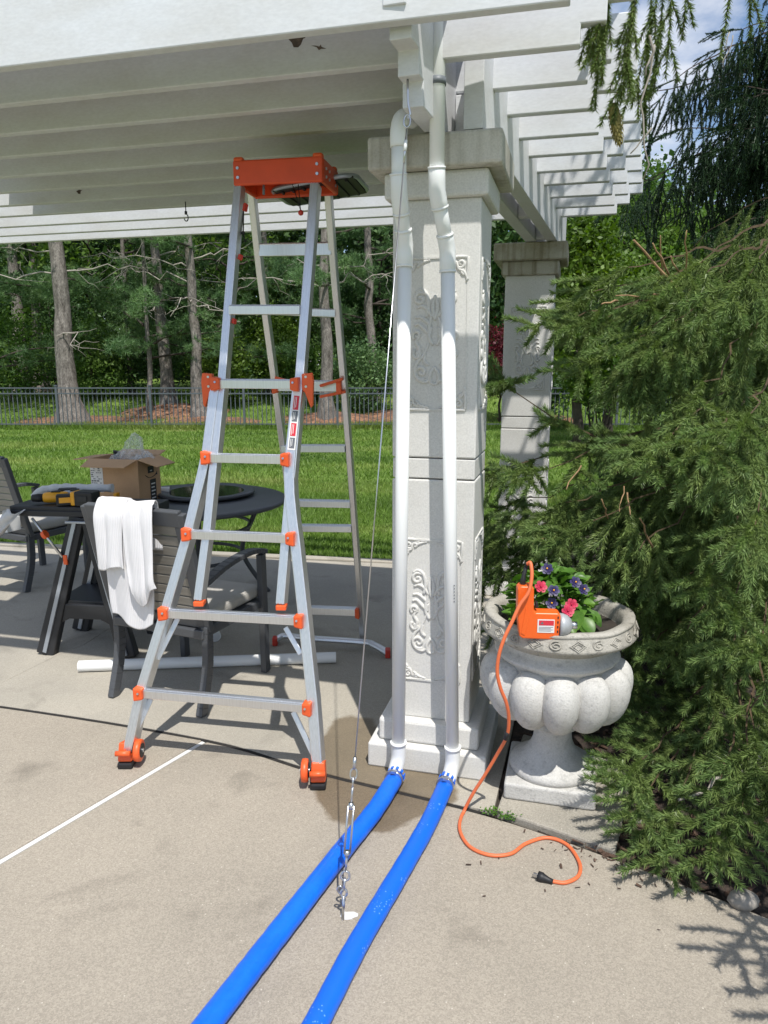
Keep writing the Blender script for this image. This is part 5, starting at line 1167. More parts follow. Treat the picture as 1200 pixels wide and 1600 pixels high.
# ---------------------------------------------------------------- chairs
def make_chair(label):
    t = thing('patio_chair', (0, 0, 0), 0, label, 'chair', 'charcoal slat-back chairs on the patio')
    hw = .265
    for s in (-1, 1):
        m = MB(); P = bez([(s * hw, -.30, 0), (s * hw, -.235, .22), (s * hw, -.225, .42)], 6)
        for a, b in zip(P[:-1], P[1:]): m.bar(a, b + (b - a) * .02, .034, .048, up=(0, 1, 0))
        m.build('leg', M['char'], t, bev=.003)
        m = MB(); m.bar((s * hw, .265, 0), (s * hw, .255, .655), .034, .046, up=(0, 1, 0)); m.build('leg', M['char'], t, bev=.004)
        m = MB(); P = bez([(s * hw, -.27, .62), (s * hw, -.05, .675), (s * hw, .15, .690), (s * hw, .285, .665)], 5)
        for a, b in zip(P[:-1], P[1:]): m.bar(a, b + (b - a) * .02, .052, .026)
        m.build('armrest', M['char'], t, bev=.005)
        m = MB(); m.bar((s * hw * .985, -.22, .40), (s * hw * .985, -.375, .985), .062, .032, up=(0, 1, 0)); m.build('back_post', M['char'], t, bev=.004)
    def by(z): return -.22 - (z - .40) * .265
    m = MB(); m.bar((-hw, by(.965), .960), (hw, by(.965), .960), .032, .075, up=(0, -.256, .967)); m.build('top_rail', M['char'], t, bev=.005)
    m = MB(); m.bar((-hw, by(.45), .44), (hw, by(.45), .44), .030, .05, up=(0, -.256, .967)); m.build('bottom_rail', M['char'], t, bev=.005)
    m = MB(); m.box((0, 0, 0), (2 * hw - .055, .014, .046)); s0 = m.build('back_slat', M['slat'], t, bev=.003)
    for i in range(9):
        z = .496 + i * .0505; o = s0 if i == 0 else s0.copy()
        if i: COL.objects.link(o)
        o.location = (0, by(z), z); o.rotation_euler = (math.atan(.265), 0, 0)
    m = MB(); m.box((0, .02, .385), (2 * hw, .56, .045)); m.build('seat_frame', M['char'], t, bev=.006)
    m = MB(); m.box((0, .025, .445), (2 * hw - .05, .53, .07)); m.build('seat_cushion', M['cush'], t, bev=.028, seg=4)
    return t
ch = make_chair('charcoal patio chair with a white towel over its back, behind the ladder'); place(ch, (-.985, 3.585, 0), R(-23))
ch2 = copy_tree(ch); ch2['label'] = 'charcoal patio chair cut off by the left picture edge, near the lawn'; place(ch2, (-2.70, 5.52, 0), R(-27))

# towel over the chair back
tow = thing('towel', (-.985 + .055 * .92, 3.585 - .055 * .39, 0), R(-23), 'white ribbed towel draped over the back of the front chair', 'towel')
def cloth(prof, x0, x1, seed, off, name, nx=40, fold=.012, hem=0.02, mat='cloth', skew=0.0):
    """prof: (y,z) line over the rail; folds run along it"""
    r3 = random.Random(seed); P = bez([(0, y, z) for y, z in prof], 10); n = len(P); vs = []
    ph = [r3.uniform(0, 6.28) for _ in range(4)]
    for j, p in enumerate(P):
        f = j / (n - 1)
        for i in range(nx + 1):
            a = i / nx; amp = fold * (.25 + 1.1 * abs(f - .5) * 2); w = amp * (math.sin(a * 4.2 + ph[0] + f * 1.5) + .45 * math.sin(a * 9 + ph[1] - f * 2.5) + .10 * math.sin(a * 23 + ph[2] + f * 6))
            nar = 1 - .10 * abs(f - .35) ; x = x0 + (x1 - x0) * (.5 + (a - .5) * nar) + skew * (f - .3)
            vs.append((x + .006 * math.sin(f * 9 + a * 4 + ph[3]), p.y - abs(w) * .8 - off * (1 if f > .4 else -1), p.z + (hem * math.sin(a * 5 + ph[0]) * f * f)))
    fs = [(j * (nx + 1) + i, j * (nx + 1) + i + 1, (j + 1) * (nx + 1) + i + 1, (j + 1) * (nx + 1) + i) for j in range(n - 1) for i in range(nx)]
    m = MB(); m.add(vs, fs, True); return m
def ribs(name, base, dirscale):
    m, t, b = new_mat(name); Lk = t.links.new; tc = N(t, 'ShaderNodeTexCoord'); w = N(t, 'ShaderNodeTexWave', Scale=dirscale, Distortion=.6, Detail=1); w.inputs['Detail Scale'].default_value = 3
    Lk(tc.outputs['Object'], w.inputs['Vector']); bp = N(t, 'ShaderNodeBump'); bp.inputs['Strength'].default_value = .3; bp.inputs['Distance'].default_value = .004; Lk(w.outputs['Fac'], bp.inputs['Height']); Lk(bp.outputs[0], b.inputs['Normal'])
    n = N(t, 'ShaderNodeTexNoise', Scale=30, Detail=4); Lk(tc.outputs['Object'], n.inputs['Vector']); cr = N(t, 'ShaderNodeValToRGB'); cr.color_ramp.elements[0].color = (*[c * .93 for c in base], 1); cr.color_ramp.elements[1].color = (*base, 1); Lk(n.outputs['Fac'], cr.inputs[0]); Lk(cr.outputs[0], b.inputs['Base Color'])
    b.inputs['Roughness'].default_value = .95; b.inputs['Specular IOR Level'].default_value = .1; return m
ct = ribs('ribbed_cotton', (.76, .75, .76), 36)
YB = -.392
m = cloth([(-.33, .80), (-.34, .93), (-.352, 1.008), (-.380, 1.017), (YB - .008, .97), (YB - .010, .88), (YB - .006, .72), (YB + .004, .60), (YB + .008, .51), (YB + .01, .455)], -.190, .065, 3, .004, 'fold', fold=.011, hem=.03, skew=-.02)
m.build('towel_underlayer', ct, tow, solid=.006)
m = cloth([(-.325, .82), (-.335, .94), (-.352, 1.018), (-.385, 1.026), (YB - .024, .965), (YB - .028, .88), (YB - .028, .78), (YB - .026, .71)], -.225, -.065, 5, .004, 'fold', fold=.012, hem=.012, skew=-.01)
m.build('towel_fold', ct, tow, solid=.006)
m = cloth([(-.325, .84), (-.335, .94), (-.352, 1.016), (-.388, 1.022), (YB - .020, .965), (YB - .026, .86), (YB - .028, .74), (YB - .030, .65), (YB - .02, .60)], -.08, .080, 9, .004, 'fold', fold=.017, hem=.05, skew=.05)
m.build('towel_fold', ct, tow, solid=.006)

# ---------------------------------------------------------------- round table
tb = thing('patio_table', (-1.33, 4.98, 0), 0, 'round dark metal patio table behind the ladder with a raised glass centre', 'table')
m = MB(); m.lathe([(0, .700), (.62, .700), (.648, .690), (.655, .70), (.652, .715), (.63, .722), (0, .722)], 64); m.build('tabletop', M['char'], tb)
m = MB(); m.lathe([(.24, .724), (.30, .728), (.335, .738), (.34, .752), (.325, .760), (.29, .757), (.24, .748)], 48, c=(.08, .12, 0)); m.build('turntable_rim', M['char'], tb)
m = MB(); m.lathe([(0, .742), (.29, .742), (.29, .752), (0, .752)], 48, c=(.08, .12, 0), smooth=False); m.build('glass_centre', M['glass'], tb)
for k in range(4):
    a = R(20 + k * 90); c_, s_ = math.cos(a), math.sin(a); m = MB()
    m.tube(bez([(.50 * c_, .50 * s_, .70), (.42 * c_, .42 * s_, .55), (.34 * c_, .34 * s_, .32), (.46 * c_, .46 * s_, .08), (.52 * c_, .52 * s_, .0)], 6), .017, 10); m.build('leg', M['char'], tb)
m = MB(); m.tube([(.35 * math.cos(a), .35 * math.sin(a), .32) for a in [k * math.pi / 20 for k in range(40)]], .012, 8, closed=True); m.build('leg_ring', M['char'], tb)
m = MB(); m.tube([(.40 * math.cos(a), .40 * math.sin(a), .53) for a in [k * math.pi / 20 for k in range(40)]], .012, 8, closed=True); m.build('leg_ring', M['char'], tb)

# ---------------------------------------------------------------- cardboard box, bag, small things on the table
bx = thing('cardboard_box', (-1.725, 4.875, .722), R(-12), 'open brown cardboard box on the round table with clear plastic sticking out', 'box')
bw, bd, bh = .345, .275, .30
for nm, c, sz in (('front_panel', (0, -bd / 2, bh / 2), (bw, .006, bh)), ('back_panel', (0, bd / 2, bh / 2), (bw, .006, bh)), ('side_panel', (-bw / 2 + .003, 0, bh / 2), (.006, bd - .006, bh)), ('side_panel', (bw / 2 - .003, 0, bh / 2), (.006, bd - .006, bh)), ('bottom_panel', (0, 0, .004), (bw - .012, bd - .006, .006))):
    m = MB(); m.box(c, sz); m.build(nm, M['card'], bx, bev=.0015)
def flap(p0, p1, out, drop, ln, inset):
    p0, p1 = Vector(p0), Vector(p1); o = Vector(out) * ln + Vector((0, 0, drop)); d = (p1 - p0).normalized(); m = MB()
    v = [p0, p1, p1 + o - d * inset, p0 + o + d * inset]; n_ = (v[1] - v[0]).cross(v[3] - v[0]).normalized() * .005
    m.add(v + [q + n_ for q in v], [(0, 1, 2, 3), (7, 6, 5, 4), (0, 4, 5, 1), (1, 5, 6, 2), (2, 6, 7, 3), (3, 7, 4, 0)]); m.build('flap', M['card'], bx)
flap((-bw / 2, -bd / 2 - .003, bh), (bw / 2 - .002, -bd / 2 - .003, bh), (0, -1, 0), -.035, .13, .02)
flap((bw / 2 + .002, -bd / 2, bh), (bw / 2 + .002, bd / 2, bh), (1, 0, 0), -.045, .125, .02)
flap((bw / 2, bd / 2 + .003, bh), (-bw / 2, bd / 2 + .003, bh), (0, 1, 0), .02, .12, .015)
flap((-bw / 2 - .002, bd / 2, bh), (-bw / 2 - .002, -bd / 2, bh), (-1, 0, 0), -.01, .13, .015)
m = MB(); m.box((-.125, -bd / 2 - .0038, .165), (.088, .0012, .17)); sh_ = m.build('shipping_label', M['paper'], bx)
m = MB(); zz = .235; r4 = random.Random(2); y = -bd / 2 - .0048
for row in range(12):
    x = -.165
    while x < -.087:
        w = r4.uniform(.004, .018)
        if r4.random() < .7 and x + w < -.086: m.box((x + w / 2, y, zz), (w, .0008, .005 if row % 3 else .009))
        x += w + .004
    zz -= .0135
m.build('label_print', M['greyink'], sh_)
Mr = Matrix(((0, 0, 1, bw / 2 + .0008), (1, 0, 0, 0), (0, 1, 0, 0), (0, 0, 0, 1)))
m = MB(); m.prism([(.0, .0), (.075, .0), (.075, .150), (.0, .150)], 0, .0012, M=Mr); m.prism([(-.02, .195), (.055, .195), (.055, .24), (-.02, .24)], 0, .0012, M=Mr); m.build('printed_panel', M['ink'], bx)
m = MB(); P = bez([(-.055, .185, 0), (-.01, .166, 0), (.045, .168, 0), (.09, .185, 0)], 6)
m.tube([Mr @ Vector((p.x, p.y, .001)) for p in P], .005, 6, flat=.3); m.prism([(.075, .175), (.098, .172), (.095, .197)], 0, .0016, M=Mr); m.build('smile_arrow', M['ink'], bx)
m = MB()
for k in range(5): m.prism([(.012, .02 + k * .024), (.012 + .05 - .01 * (k % 2), .02 + k * .024), (.062 - .01 * (k % 2), .028 + k * .024), (.012, .028 + k * .024)], .0012, .0018, M=Mr)
m.prism([(.0, .21), (.02, .205), (.035, .21), (.02, .214)], .0012, .0018, M=Mr); m.build('panel_print', M['paper'], bx)
bag = thing('plastic_bag', (-1.68, 4.88, .99), R(-12), 'crumpled clear plastic bag poking out of the cardboard box', 'bag')
r5 = random.Random(8); m = MB(); n1, n2 = 20, 14; vs = []
for j in range(n2 + 1):
    f = j / n2; rad = .125 * (1 - f) ** .8 * (1 + .2 * math.sin(f * 9)) + .004; h = .19 * f ** 1.2
    for i in range(n1): a = i / n1 * 6.283; k = 1 + .35 * math.sin(a * 5 + f * 4) * r5.uniform(.5, 1.3); vs.append((rad * k * math.cos(a) + .035 * f, .8 * rad * k * math.sin(a), h + r5.uniform(-.012, .012)))
m.add(vs, [(j * n1 + i, j * n1 + (i + 1) % n1, (j + 1) * n1 + (i + 1) % n1, (j + 1) * n1 + i) for j in range(n2) for i in range(n1)], False); m.build('film', M['bag'], bag)
m = MB(); vs = [(x + .07 + r5.uniform(-.01, .01), y, r5.uniform(.0, .05)) for y in np.linspace(-.08, .08, 9) for x in np.linspace(-.06, .06, 9)]
m.add(vs, [(j * 9 + i, j * 9 + i + 1, (j + 1) * 9 + i + 1, (j + 1) * 9 + i) for j in range(8) for i in range(8)], False); m.build('film', M['bag'], bag)
t = thing('black_fitting', (-1.80, 4.93, .99), 0, 'small black plastic fitting standing up at the back of the open box', 'fitting')
m = MB(); m.tube([(0, 0, 0), (0, 0, .05)], .018, 10); m.tube([(0, 0, .05), (.004, 0, .062)], .023, 10); m.build('neck', M['black'], t)
t = thing('pvc_offcut', (-1.55, 5.09, .722), R(4), 'short white plastic pipe lying behind the cardboard box', 'pipe')
m = MB(); m.tube([(-.62, 0, .032), (.05, 0, .032)], .0295, 20, caps=False); m.tube([(.05, 0, .032), (-.62, 0, .032)], .025, 20, caps=False); m.build('pipe', M['pvc'], t)
t = thing('tool_packet', (-1.73, 4.62, .722), R(-8), 'small brown and yellow packet beside the towel', 'packet')
m = MB(); m.box((-.015, 0, .04), (.06, .04, .08)); m.build('carton', M['card'], t, bev=.002); m = MB(); m.box((.028, 0, .05), (.022, .042, .10)); m.build('yellow_band', M['yellow'], t, bev=.002)

# ---------------------------------------------------------------- work stand with tools
ws = thing('work_stand', (-1.68, 4.0, 0), R(-6), 'black plastic folding work stand with grey striped legs and orange clips', 'sawhorse')
m = MB(); m.box((0, .12, .825), (.80, .30, .055)); m.build('bench_top', M['saw'], ws, bev=.006)
m = MB(); m.box((0, -.035, .815), (.80, .012, .03)); m.build('front_lip', M['saw'], ws, bev=.003)
for yy, nm in ((-.04, 0), (.30, 1)):
    for s in (-1, 1):
        top_, bot = Vector((s * .03 + .02, yy + .03, .80)), Vector((s * .245 + .0, yy - .01 + .05 * nm, .0))
        m = MB(); m.bar(top_, bot, .05, .085, up=(1, 0, 0), w2=.06, h2=.105); lg = m.build('leg', M['saw'], ws, bev=.008)
        d = (bot - top_); nv = Vector((0, -1, 0)); m = MB(); m.bar(top_ + d * .03 + nv * .031, bot - d * .025 + nv * .034, .012, .022, up=(1, 0, 0)); m.build('leg_strip', M['strip'], lg, bev=.001)
        if s < 0 and nm == 0:
            m = MB(); m.box(top_ + d * .30 + nv * .036 , (.024, .014, .055)); m.build('leg_clip', M['orange'], lg, bev=.004)
    m = MB(); poly = [(-.215, .10), (-.15, .185), (-.09, .215), (.09, .215), (.15, .185), (.215, .10), (.20, .30), (-.20, .30)]
    m.prism(poly, -.015, .015, M=Matrix(((1, 0, 0, 0), (0, 0, -1, yy), (0, 1, 0, 0), (0, 0, 0, 1)))); m.build('leg_web', M['saw'], ws, bev=.005)
m = MB(); m.box((0, .13, .305), (.36, .32, .02)); m.build('shelf', M['saw'], ws, bev=.004)
m = MB(); m.tube([(-.26, -.05, .79), (-.095, -.06, .575)], .008, 8); rd = m.build('brace_rod', M['steel'], ws)
m = MB(); m.lathe([(0, -.01), (.024, -.01), (.026, 0), (.024, .01), (0, .01)], 8, smooth=False, M=Matrix.Translation((-.19, -.055, .70)) @ Matrix.Rotation(R(60), 4, 'Y')); m.build('knob', M['orange'], rd)
m = MB(); m.box((-.0, -.06, .775), (.12, .02, .012)); m.build('top_clamp', M['strip'], ws, bev=.002)
Z0 = .8535
def drill(loc, rz, label, grey=False):
    t = thing('cordless_drill', loc, rz, label, 'drill', 'cordless tools lying on the work stand')
    m = MB(); m.lathe([(0, -.085), (.026, -.083), (.031, -.07), (.031, .02), (.027, .045), (.020, .05), (.018, .075), (.012, .082), (0, .082)], 20, M=Matrix.Translation((0, 0, .034)) @ Matrix.Rotation(R(90), 4, 'Y')); m.build('motor_housing', M['yellow'] if not grey else M['strip'], t)
    m = MB(); m.lathe([(.0, .05), (.0225, .05), (.024, .075), (.02, .105), (.010, .112), (0, .112)], 16, M=Matrix.Translation((0, 0, .034)) @ Matrix.Rotation(R(90), 4, 'Y')); m.build('chuck', M['black'], t)
    m = MB(); m.bar((-.03, 0, .03), (-.055, -.105, .028), .036, .046); m.build('handle', M['black'], t, bev=.012, seg=3)
    m = MB(); m.box((-.062, -.125, .033), (.10, .05, .062)); m.build('battery', M['black'], t, bev=.006); m = MB(); m.box((-.062, -.151, .034), (.07, .004, .03)); m.build('battery_label', M['yellow'], t, bev=.001)
    m = MB(); m.box((-.02, -.0, .067), (.05, .03, .006)); m.build('housing_grip', M['black'], t, bev=.003)
    return t
drill((-1.87, 4.09, Z0), R(195), 'yellow and black cordless drill lying at the left on the work stand')
drill((-1.75, 4.16, Z0), R(20), 'grey bodied cordless driver lying behind the yellow drill', True)
t = thing('battery_pack', (-1.665, 4.02, Z0), R(-10), 'large black and yellow battery pack on the right of the work stand', 'battery')
m = MB(); m.box((.02, 0, .042), (.11, .09, .084)); m.build('case', M['black'], t, bev=.010, seg=3); m = MB(); m.box((-.046, 0, .042), (.028, .082, .078)); m.build('latch_end', M['yellow'], t, bev=.008)
m = MB(); m.box((.015, -.047, .045), (.06, .004, .03)); m.build('rib_panel', M['saw'], t, bev=.001)
t = thing('cloth_bundle', (-1.9, 4.22, Z0), 0, 'pale grey rolled rag lying along the back of the work stand', 'rag')
m = MB(); P = bez([(-.16, .02, .01), (-.10, .05, .045), (.0, .07, .055), (.12, .06, .055), (.3, .06, .055)], 6); m.tube(P, [.016, .02, .024, .028, .03] + [.03 + .004 * math.sin(i * 1.7) for i in range(len(P) - 5)], 12, flat=.8); m.build('roll', M['rag'], t)
t = thing('plastic_film', (-2.05, 3.99, .80), R(-6), 'scrap of pale plastic film hanging off the left end of the work stand', 'plastic film')
m = MB(); r6 = random.Random(4); nx_, nz_ = 8, 10
vs = [(-.05 - .10 * (j / nz_) + .13 * (i / nx_) * (1 - .45 * j / nz_), -.02 + .02 * math.sin(i * 1.1 + j * .6), .03 - .15 * j / nz_ + .012 * math.sin(i)) for j in range(nz_ + 1) for i in range(nx_ + 1)]
m.add(vs, [(j * 9 + i, j * 9 + i + 1, (j + 1) * 9 + i + 1, (j + 1) * 9 + i) for j in range(nz_) for i in range(nx_)], True); m.build('film', M['rag'], t, solid=.0015)
t = thing('small_carton', (-2.66, 5.05, .48), R(-20), 'white printed carton on the seat at the left picture edge', 'carton')
m = MB(); m.box((0, 0, .05), (.16, .12, .10)); m.build('carton_body', M['paper'], t, bev=.003)
m = MB()
for k in range(4): m.box((.0, -.061, .02 + k * .02), (.13 - .02 * (k % 2), .001, .006))
m.build('carton_print', M['redink'], t)

# ---------------------------------------------------------------- loose pipe and coupling on the patio
t = thing('loose_pipe', (-.95, 3.80, 0), 0, 'long white plastic pipe lying on the patio under the chair', 'pipe')
a, b_ = G(124, 1049), G(525, 1035); a.z = b_.z = .0302
m = MB(); m.tube([a, b_], .030, 24, caps=False); m.tube([b_, a], .0255, 24, caps=False); m.tube([b_ - (b_ - a).normalized() * .0005, b_], .0298, 24); m.build('pipe', M['pvc'], t, world=True)
p = G(335, 1003); t = thing('pipe_coupling', (p.x, p.y + .02, 0), R(20), 'short clear and white pipe coupling lying on the patio behind the chair', 'coupling')
m = MB(); m.tube([(0, -.02, .034), (0, .05, .034)], .034, 20); m.build('socket', M['pvc'], t); m = MB(); m.tube([(0, -.0215, .034), (0, -.020, .034)], .026, 20); m.build('bore', M['rag'], t)

# ---------------------------------------------------------------- urn
UX, UY = .655, 2.635
ur = thing('garden_urn', (UX, UY, .0125), R(-14.5), 'grey stone garden urn with a lobed bowl, beside the pillar', 'urn')
m = MB(); m.box((0, 0, .033), (.335, .335, .066)); m.build('plinth', M['urn'], ur, bev=.010, seg=3)
m = MB(); m.lathe([(0, .066), (.158, .066), (.163, .078), (.160, .095), (.145, .106), (.128, .115), (.108, .132), (.088, .155), (.075, .185), (.071, .215), (.075, .240), (.084, .253), (0, .253)], 48); m.build('foot', M['urn'], ur)
m = MB(); m.lathe([(0, .253), (.10, .255), (.108, .263), (.105, .273), (.095, .28), (.13, .30), (.17, .34), (.19, .40), (.20, .47), (.205, .525), (.222, .538), (.232, .552), (.228, .560), (.208, .572), (.203, .60), (.215, .615), (.225, .622), (.0, .622)], 64); m.build('bowl', M['urn'], ur)
for k in range(12):
    a = R(-90 + 14.5 + k * 30 - 8.0); m = MB(); nu, nv = 20, 16; vs = []
    for i in range(nv + 1):
        th = math.pi * i / nv; cz = math.cos(th); sz = max(0, math.sin(th)) ** .82; zc = .414 + .116 * cz; rc = .186 + .022 * cz
        for j in range(nu):
            b = 2 * math.pi * j / nu; lx = rc + .098 * sz * math.cos(b); ly = (.073 + .009 * cz) * sz * math.copysign(abs(math.sin(b)) ** .85, math.sin(b))
            vs.append((lx * math.cos(a) - ly * math.sin(a), lx * math.sin(a) + ly * math.cos(a), zc))
    m.add(vs, [(i * nu + j, (i + 1) * nu + j, (i + 1) * nu + (j + 1) % nu, i * nu + (j + 1) % nu) for i in range(nv) for j in range(nu)], True); m.build('lobe', M['urn'], ur)
m = MB(); m.lathe([(.20, .622), (.230, .624), (.262, .629), (.282, .638), (.289, .647), (.288, .654), (.274, .688), (.272, .694), (.276, .698), (.272, .705), (.258, .707), (.238, .704), (.228, .692), (.222, .66), (.218, .60), (0, .60)], 72)
r7 = random.Random(3); m.v = [(x * (1 + .006 * math.sin(7 * math.atan2(y, x))), y * (1 + .006 * math.sin(5 * math.atan2(y, x))), z + .002 * math.sin(9 * math.atan2(y, x)) * (z > .66)) for x, y, z in m.v]
m.build('rim', M['urnrim'], ur)
def onrim(a, s, out=.001):
    """a angle, s 0..1 up the sloping band"""
    r_ = .2885 - .0135 * s + out; z = .653 + .035 * s + out * .4
    return Vector((r_ * math.cos(a), r_ * math.sin(a), z))
for k in range(24):
    a0 = R(k * 15); m = MB()
    if k % 2:
        for q_ in (1.0, .62): m.tube([onrim(a0 + da * q_, .5 + ds * q_) for da, ds in ((0, -.48), (.095, 0), (0, .48), (-.095, 0))], .0028, 6, closed=True, smooth=False)
        m.build('rim_diamond', M['urnrim'], ur)
    else:
        m.tube([onrim(a0 + .085 * (1 - .85 * i / 30) * math.cos(i * .36 + 1.2), .5 + .46 * (1 - .85 * i / 30) * math.sin(i * .36 + 1.2)) for i in range(31)], [.0034 - .0012 * i / 30 for i in range(31)], 6); m.build('rim_scroll', M['urnrim'], ur)
m = MB(); m.lathe([(0, .655), (.225, .650)], 30); m.build('potting_soil', M['soil'], ur)
# flowers
fp = thing('flower_bouquet', (UX, UY, .66), 0, 'bunch of red and violet flowers with bright green leaves in the urn', 'flowers')
def leafmesh(l, w, fold):
    m = MB(); vs = [(0, 0, 0)]; 
    n = 5; vs = []
    for i in range(n + 1):
        f = i / n; ww = w * math.sin(math.pi * min(1, f * .93 + .04)) ** .8; vs += [(-ww, f * l, fold * ww - .25 * l * f * f), (0, f * l, -.25 * l * f * f), (ww, f * l, fold * ww - .25 * l * f * f)]
    m.add(vs, [(i * 3 + k, i * 3 + k + 1, i * 3 + k + 4, i * 3 + k + 3) for i in range(n) for k in range(2)], True); return m
lm = [leafmesh(.042, .012, .5).build('leaf', M['leafF'], fp), leafmesh(.055, .017, .4).build('leaf', M['leafF'], fp), leafmesh(.075, .027, .35).build('leaf', M['leafF'], fp)]
r8 = random.Random(12); used = set()
def leaf(k, loc, rot, s):
    o = lm[k] if k not in used else lm[k].copy()
    if k in used: COL.objects.link(o)
    used.add(k); o.location = loc; o.rotation_euler = rot; o.scale = (s, s, s)
for i in range(292):
    a = r8.uniform(0, 6.28); el = math.asin(r8.random() ** .7); rr2 = r8.uniform(.72, 1.0); c = Vector((.185 * rr2 * math.cos(a) * math.cos(el), .14 * rr2 * math.sin(a) * math.cos(el), .03 + .20 * rr2 * math.sin(el)))
    leaf(0 if r8.random() < .5 else 1, c + Vector((-.03, .0, 0)), (r8.uniform(-.2, 1.1), r8.uniform(-.7, .7), a - 1.57 + r8.uniform(-1, 1)), r8.uniform(.85, 1.3))
for (u, v, Y, rz) in ((902, 968, 2.47, 2.8), (918, 978, 2.5, 3.5), (928, 966, 2.56, 3.9), (893, 975, 2.46, 3.1), (910, 985, 2.48, 4.2)):
    p = D(u, v, Y) - Vector((UX, UY, .66)); leaf(2, p, (-.5, .2, rz), 1.0)
m = MB(); 
for i in range(30):
    a = r8.uniform(0, 6.28); m.tube([(.03 * math.cos(a), .03 * math.sin(a), -.01), (.11 * math.cos(a) * r8.random(), .1 * math.sin(a) * r8.random(), r8.uniform(.08, .17))], .0016, 5)
m.build('stems', M['leafF'], fp)
def flower(u, v, Y, mat, s):
    p = D(u, v, Y) - Vector((UX, UY, .66)); m = MB(); d = Vector((r8.uniform(-.3, .3), -.8, .55)).normalized(); x = d.orthogonal().normalized(); y = d.cross(x)
    for lay, (n, rd, cup) in enumerate(((6, 1.0, .25), (6, .72, .55), (4, .42, .9))):
        for k in range(n):
            a = 6.283 * k / n + lay * .5 + r8.uniform(-.1, .1); o = x * math.cos(a) + y * math.sin(a); t_ = d.cross(o); r_ = s * rd
            m.add([p, p + o * r_ * .5 - t_ * r_ * .42 + d * r_ * cup * .4, p + o * r_ * .95 - t_ * r_ * .30 + d * r_ * cup * .7, p + o * r_ * 1.05 + d * r_ * cup * .6, p + o * r_ * .95 + t_ * r_ * .30 + d * r_ * cup * .7, p + o * r_ * .5 + t_ * r_ * .42 + d * r_ * cup * .4], [(0, 1, 2, 3), (0, 3, 4, 5)], True)
    fo = m.build('flower', mat, fp, label=('red flower' if mat is M['petalr'] else 'violet flower'))
    m = MB(); m.ball(p + d * s * .3, s * .16, 8, 6); m.build('flower_centre', M['yellow'] if mat is M['petalp'] else M['petalr'], fo)
for u, v, Y in ((845, 917, 2.48), (887, 955, 2.47), (893, 945, 2.5)): flower(u, v, Y, M['petalr'], .022)
for u, v, Y in ((865, 923, 2.47), (862, 943, 2.47), (855, 889, 2.52), (899, 910, 2.52), (912, 921, 2.54)): flower(u, v, Y, M['petalp'], .021)

# ---------------------------------------------------------------- orange drill resting in the urn, with its cord
Yd = 2.412
o_ = D(806, 990, Yd); dr = thing('power_drill', (o_.x, o_.y, o_.z), R(-4), 'orange corded power drill upside down on the urn rim with its cord trailing', 'drill')
sc_ = 2.62 / FPX
def dp_(u, v): return ((u - 806) * sc_ * 1.0, (990 - v) * sc_ * 1.04)
Mf = Matrix(((1, 0, 0, 0), (0, 0, -1, 0), (0, 1, 0, 0), (0, 0, 0, 1)))
body = [dp_(*p) for p in ((810, 990), (815, 993), (869, 994), (870, 957), (866, 954), (833, 954), (830, 950), (829, 918), (826, 915), (809, 915), (805, 919), (806, 960))]
m = MB(); m.prism(body, -.028, .028, M=Mf); m.build('drill_body', M['tool'], dr, bev=.007, seg=3)
m = MB()
for u in (822,): m.prism([dp_(812, 985), dp_(818, 988), dp_(824, 960), dp_(818, 945)], .028, .030, M=Mf)
m.build('body_rib', M['tool'], dr, bev=.001)
cy = dp_(870, 975)[1]; cx_ = dp_(870, 975)[0]
m = MB(); m.lathe([(0, 0), (.041, 0), (.040, .012), (.034, .028), (.024, .038), (.016, .042), (0, .042)], 24, M=Matrix.Translation((cx_, 0, cy)) @ Matrix.Rotation(R(90), 4, 'Y')); m.build('gear_housing', pmat('cast_grey_metal', (.50, .52, .53), .45, .3), dr)
m = MB(); m.lathe([(0, .04), (.013, .04), (.013, .06), (0, .06)], 14, M=Matrix.Translation((cx_, 0, cy)) @ Matrix.Rotation(R(90), 4, 'Y')); m.build('chuck', M['steel'], dr)
m = MB(); m.prism([dp_(836, 983), dp_(861, 983), dp_(861, 963), dp_(836, 963)], .0285, .0295, M=Mf); pl_ = m.build('name_plate', M['paper'], dr)
m = MB(); m.prism([dp_(838, 972), dp_(860, 972), dp_(860, 964.5), dp_(838, 964.5)], .0296, .0300, M=Mf); m.build('plate_band', M['redink'], pl_)
m = MB()
for k in range(4): m.prism([dp_(838, 975 + k * 1.9), dp_(859 - 3 * (k % 2), 975 + k * 1.9), dp_(859 - 3 * (k % 2), 974.3 + k * 1.9), dp_(838, 974.3 + k * 1.9)], .0296, .0299, M=Mf)
m.prism([dp_(840, 970), dp_(845, 970), dp_(843, 966)], .0301, .0304, M=Mf)
m.build('plate_print', M['greyink'], pl_)
m = MB(); m.box((dp_(833, 945)[0] + .004, 0, dp_(833, 945)[1]), (.010, .022, .022)); m.build('trigger', M['black'], dr, bev=.003)
m = MB()
for k in range(4): m.box((dp_(866, 0)[0], -.0285, dp_(0, 960 + k * 7)[1]), (.004, .002, .008))
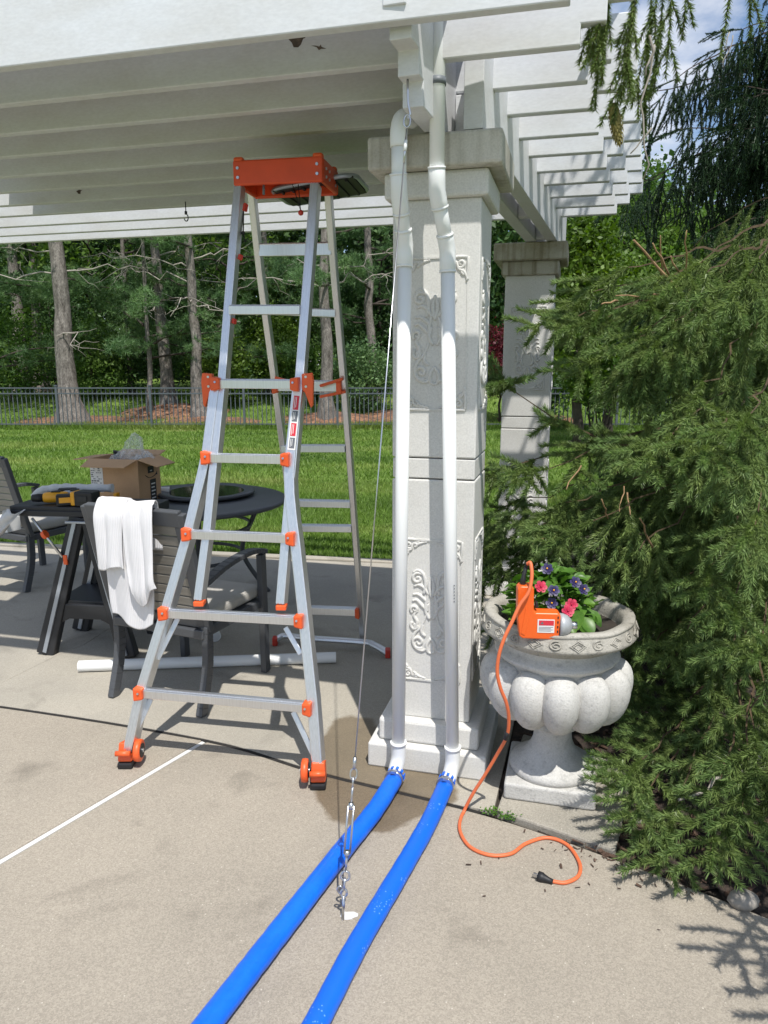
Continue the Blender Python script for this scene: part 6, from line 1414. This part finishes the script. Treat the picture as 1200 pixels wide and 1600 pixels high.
m.build('vent_slot', M['black'], dr)
s0 = D(817, 915, Yd); s1 = D(822, 886, Yd + .01)
m = MB(); m.tube(bez([s0, D(818, 902, Yd), s1, D(824, 880, Yd)], 5), [.0095] * 5 + [.0075] * 5 + [.0062] * 6, 12); m.build('strain_relief', M['black'], dr, world=True)
Yc = 2.33
C = [D(824, 881, Yd), D(829, 880, Yd - .01), D(831, 900, Yd - .03), D(826, 925, Yd - .045), D(812, 946, Yd - .055), D(800, 972, 2.345), D(789, 995, 2.335), D(780, 1022, 2.33), D(777, 1050, 2.33), D(782, 1075, 2.33), D(791, 1098, 2.335), D(795, 1122, 2.35), D(792, 1150, 2.37), D(776, 1180, 2.41)]
C += [D(757, 1212, 2.43), D(739, 1240, 2.44), G(724, 1270, .0066), G(718, 1295, .0065), G(733, 1322, .0065), G(765, 1336, .0065), G(798, 1334, .0065), G(822, 1318, .0065), G(855, 1309, .0065), G(886, 1320, .0065), G(905, 1347, .0065), G(904, 1368, .0065), G(884, 1379, .0065), G(862, 1377, .0065)]
CC = bez(C, 8)
for p in CC: p.z = max(p.z, .0066)
m = MB(); m.tube(CC, .0062, 12); cd = m.build('power_cord', M['cord'], dr, world=True)
m = MB(); m.tube([D(793, 1143, 2.366), D(790, 1155, 2.374)], .0085, 10); m.build('cord_tie', M['black'], cd, world=True)
a, b_ = G(862, 1377, .010), G(847, 1371, .012); d = (b_ - a).normalized(); m = MB(); m.tube([a - d * .004, a + d * .01, a + d * .026, a + d * .03, a + d * .045], [.0075, .009, .013, .0155, .0155], 14); pg = m.build('plug', M['black'], cd, world=True)
m = MB(); e = a + d * .045; sx_ = d.cross(Vector((0, 0, 1)))
for k in (-1, 1): m.bar(e + sx_ * (.006 * k), e + sx_ * (.006 * k) + d * .017, .0016, .006)
m.tube([e + Vector((0, 0, -.006)), e + Vector((0, 0, -.006)) + d * .018], .0022, 6); m.build('plug_prong', M['steel'], pg, world=True) if False else m.build('plug_prong', M['steel'], cd, world=True)
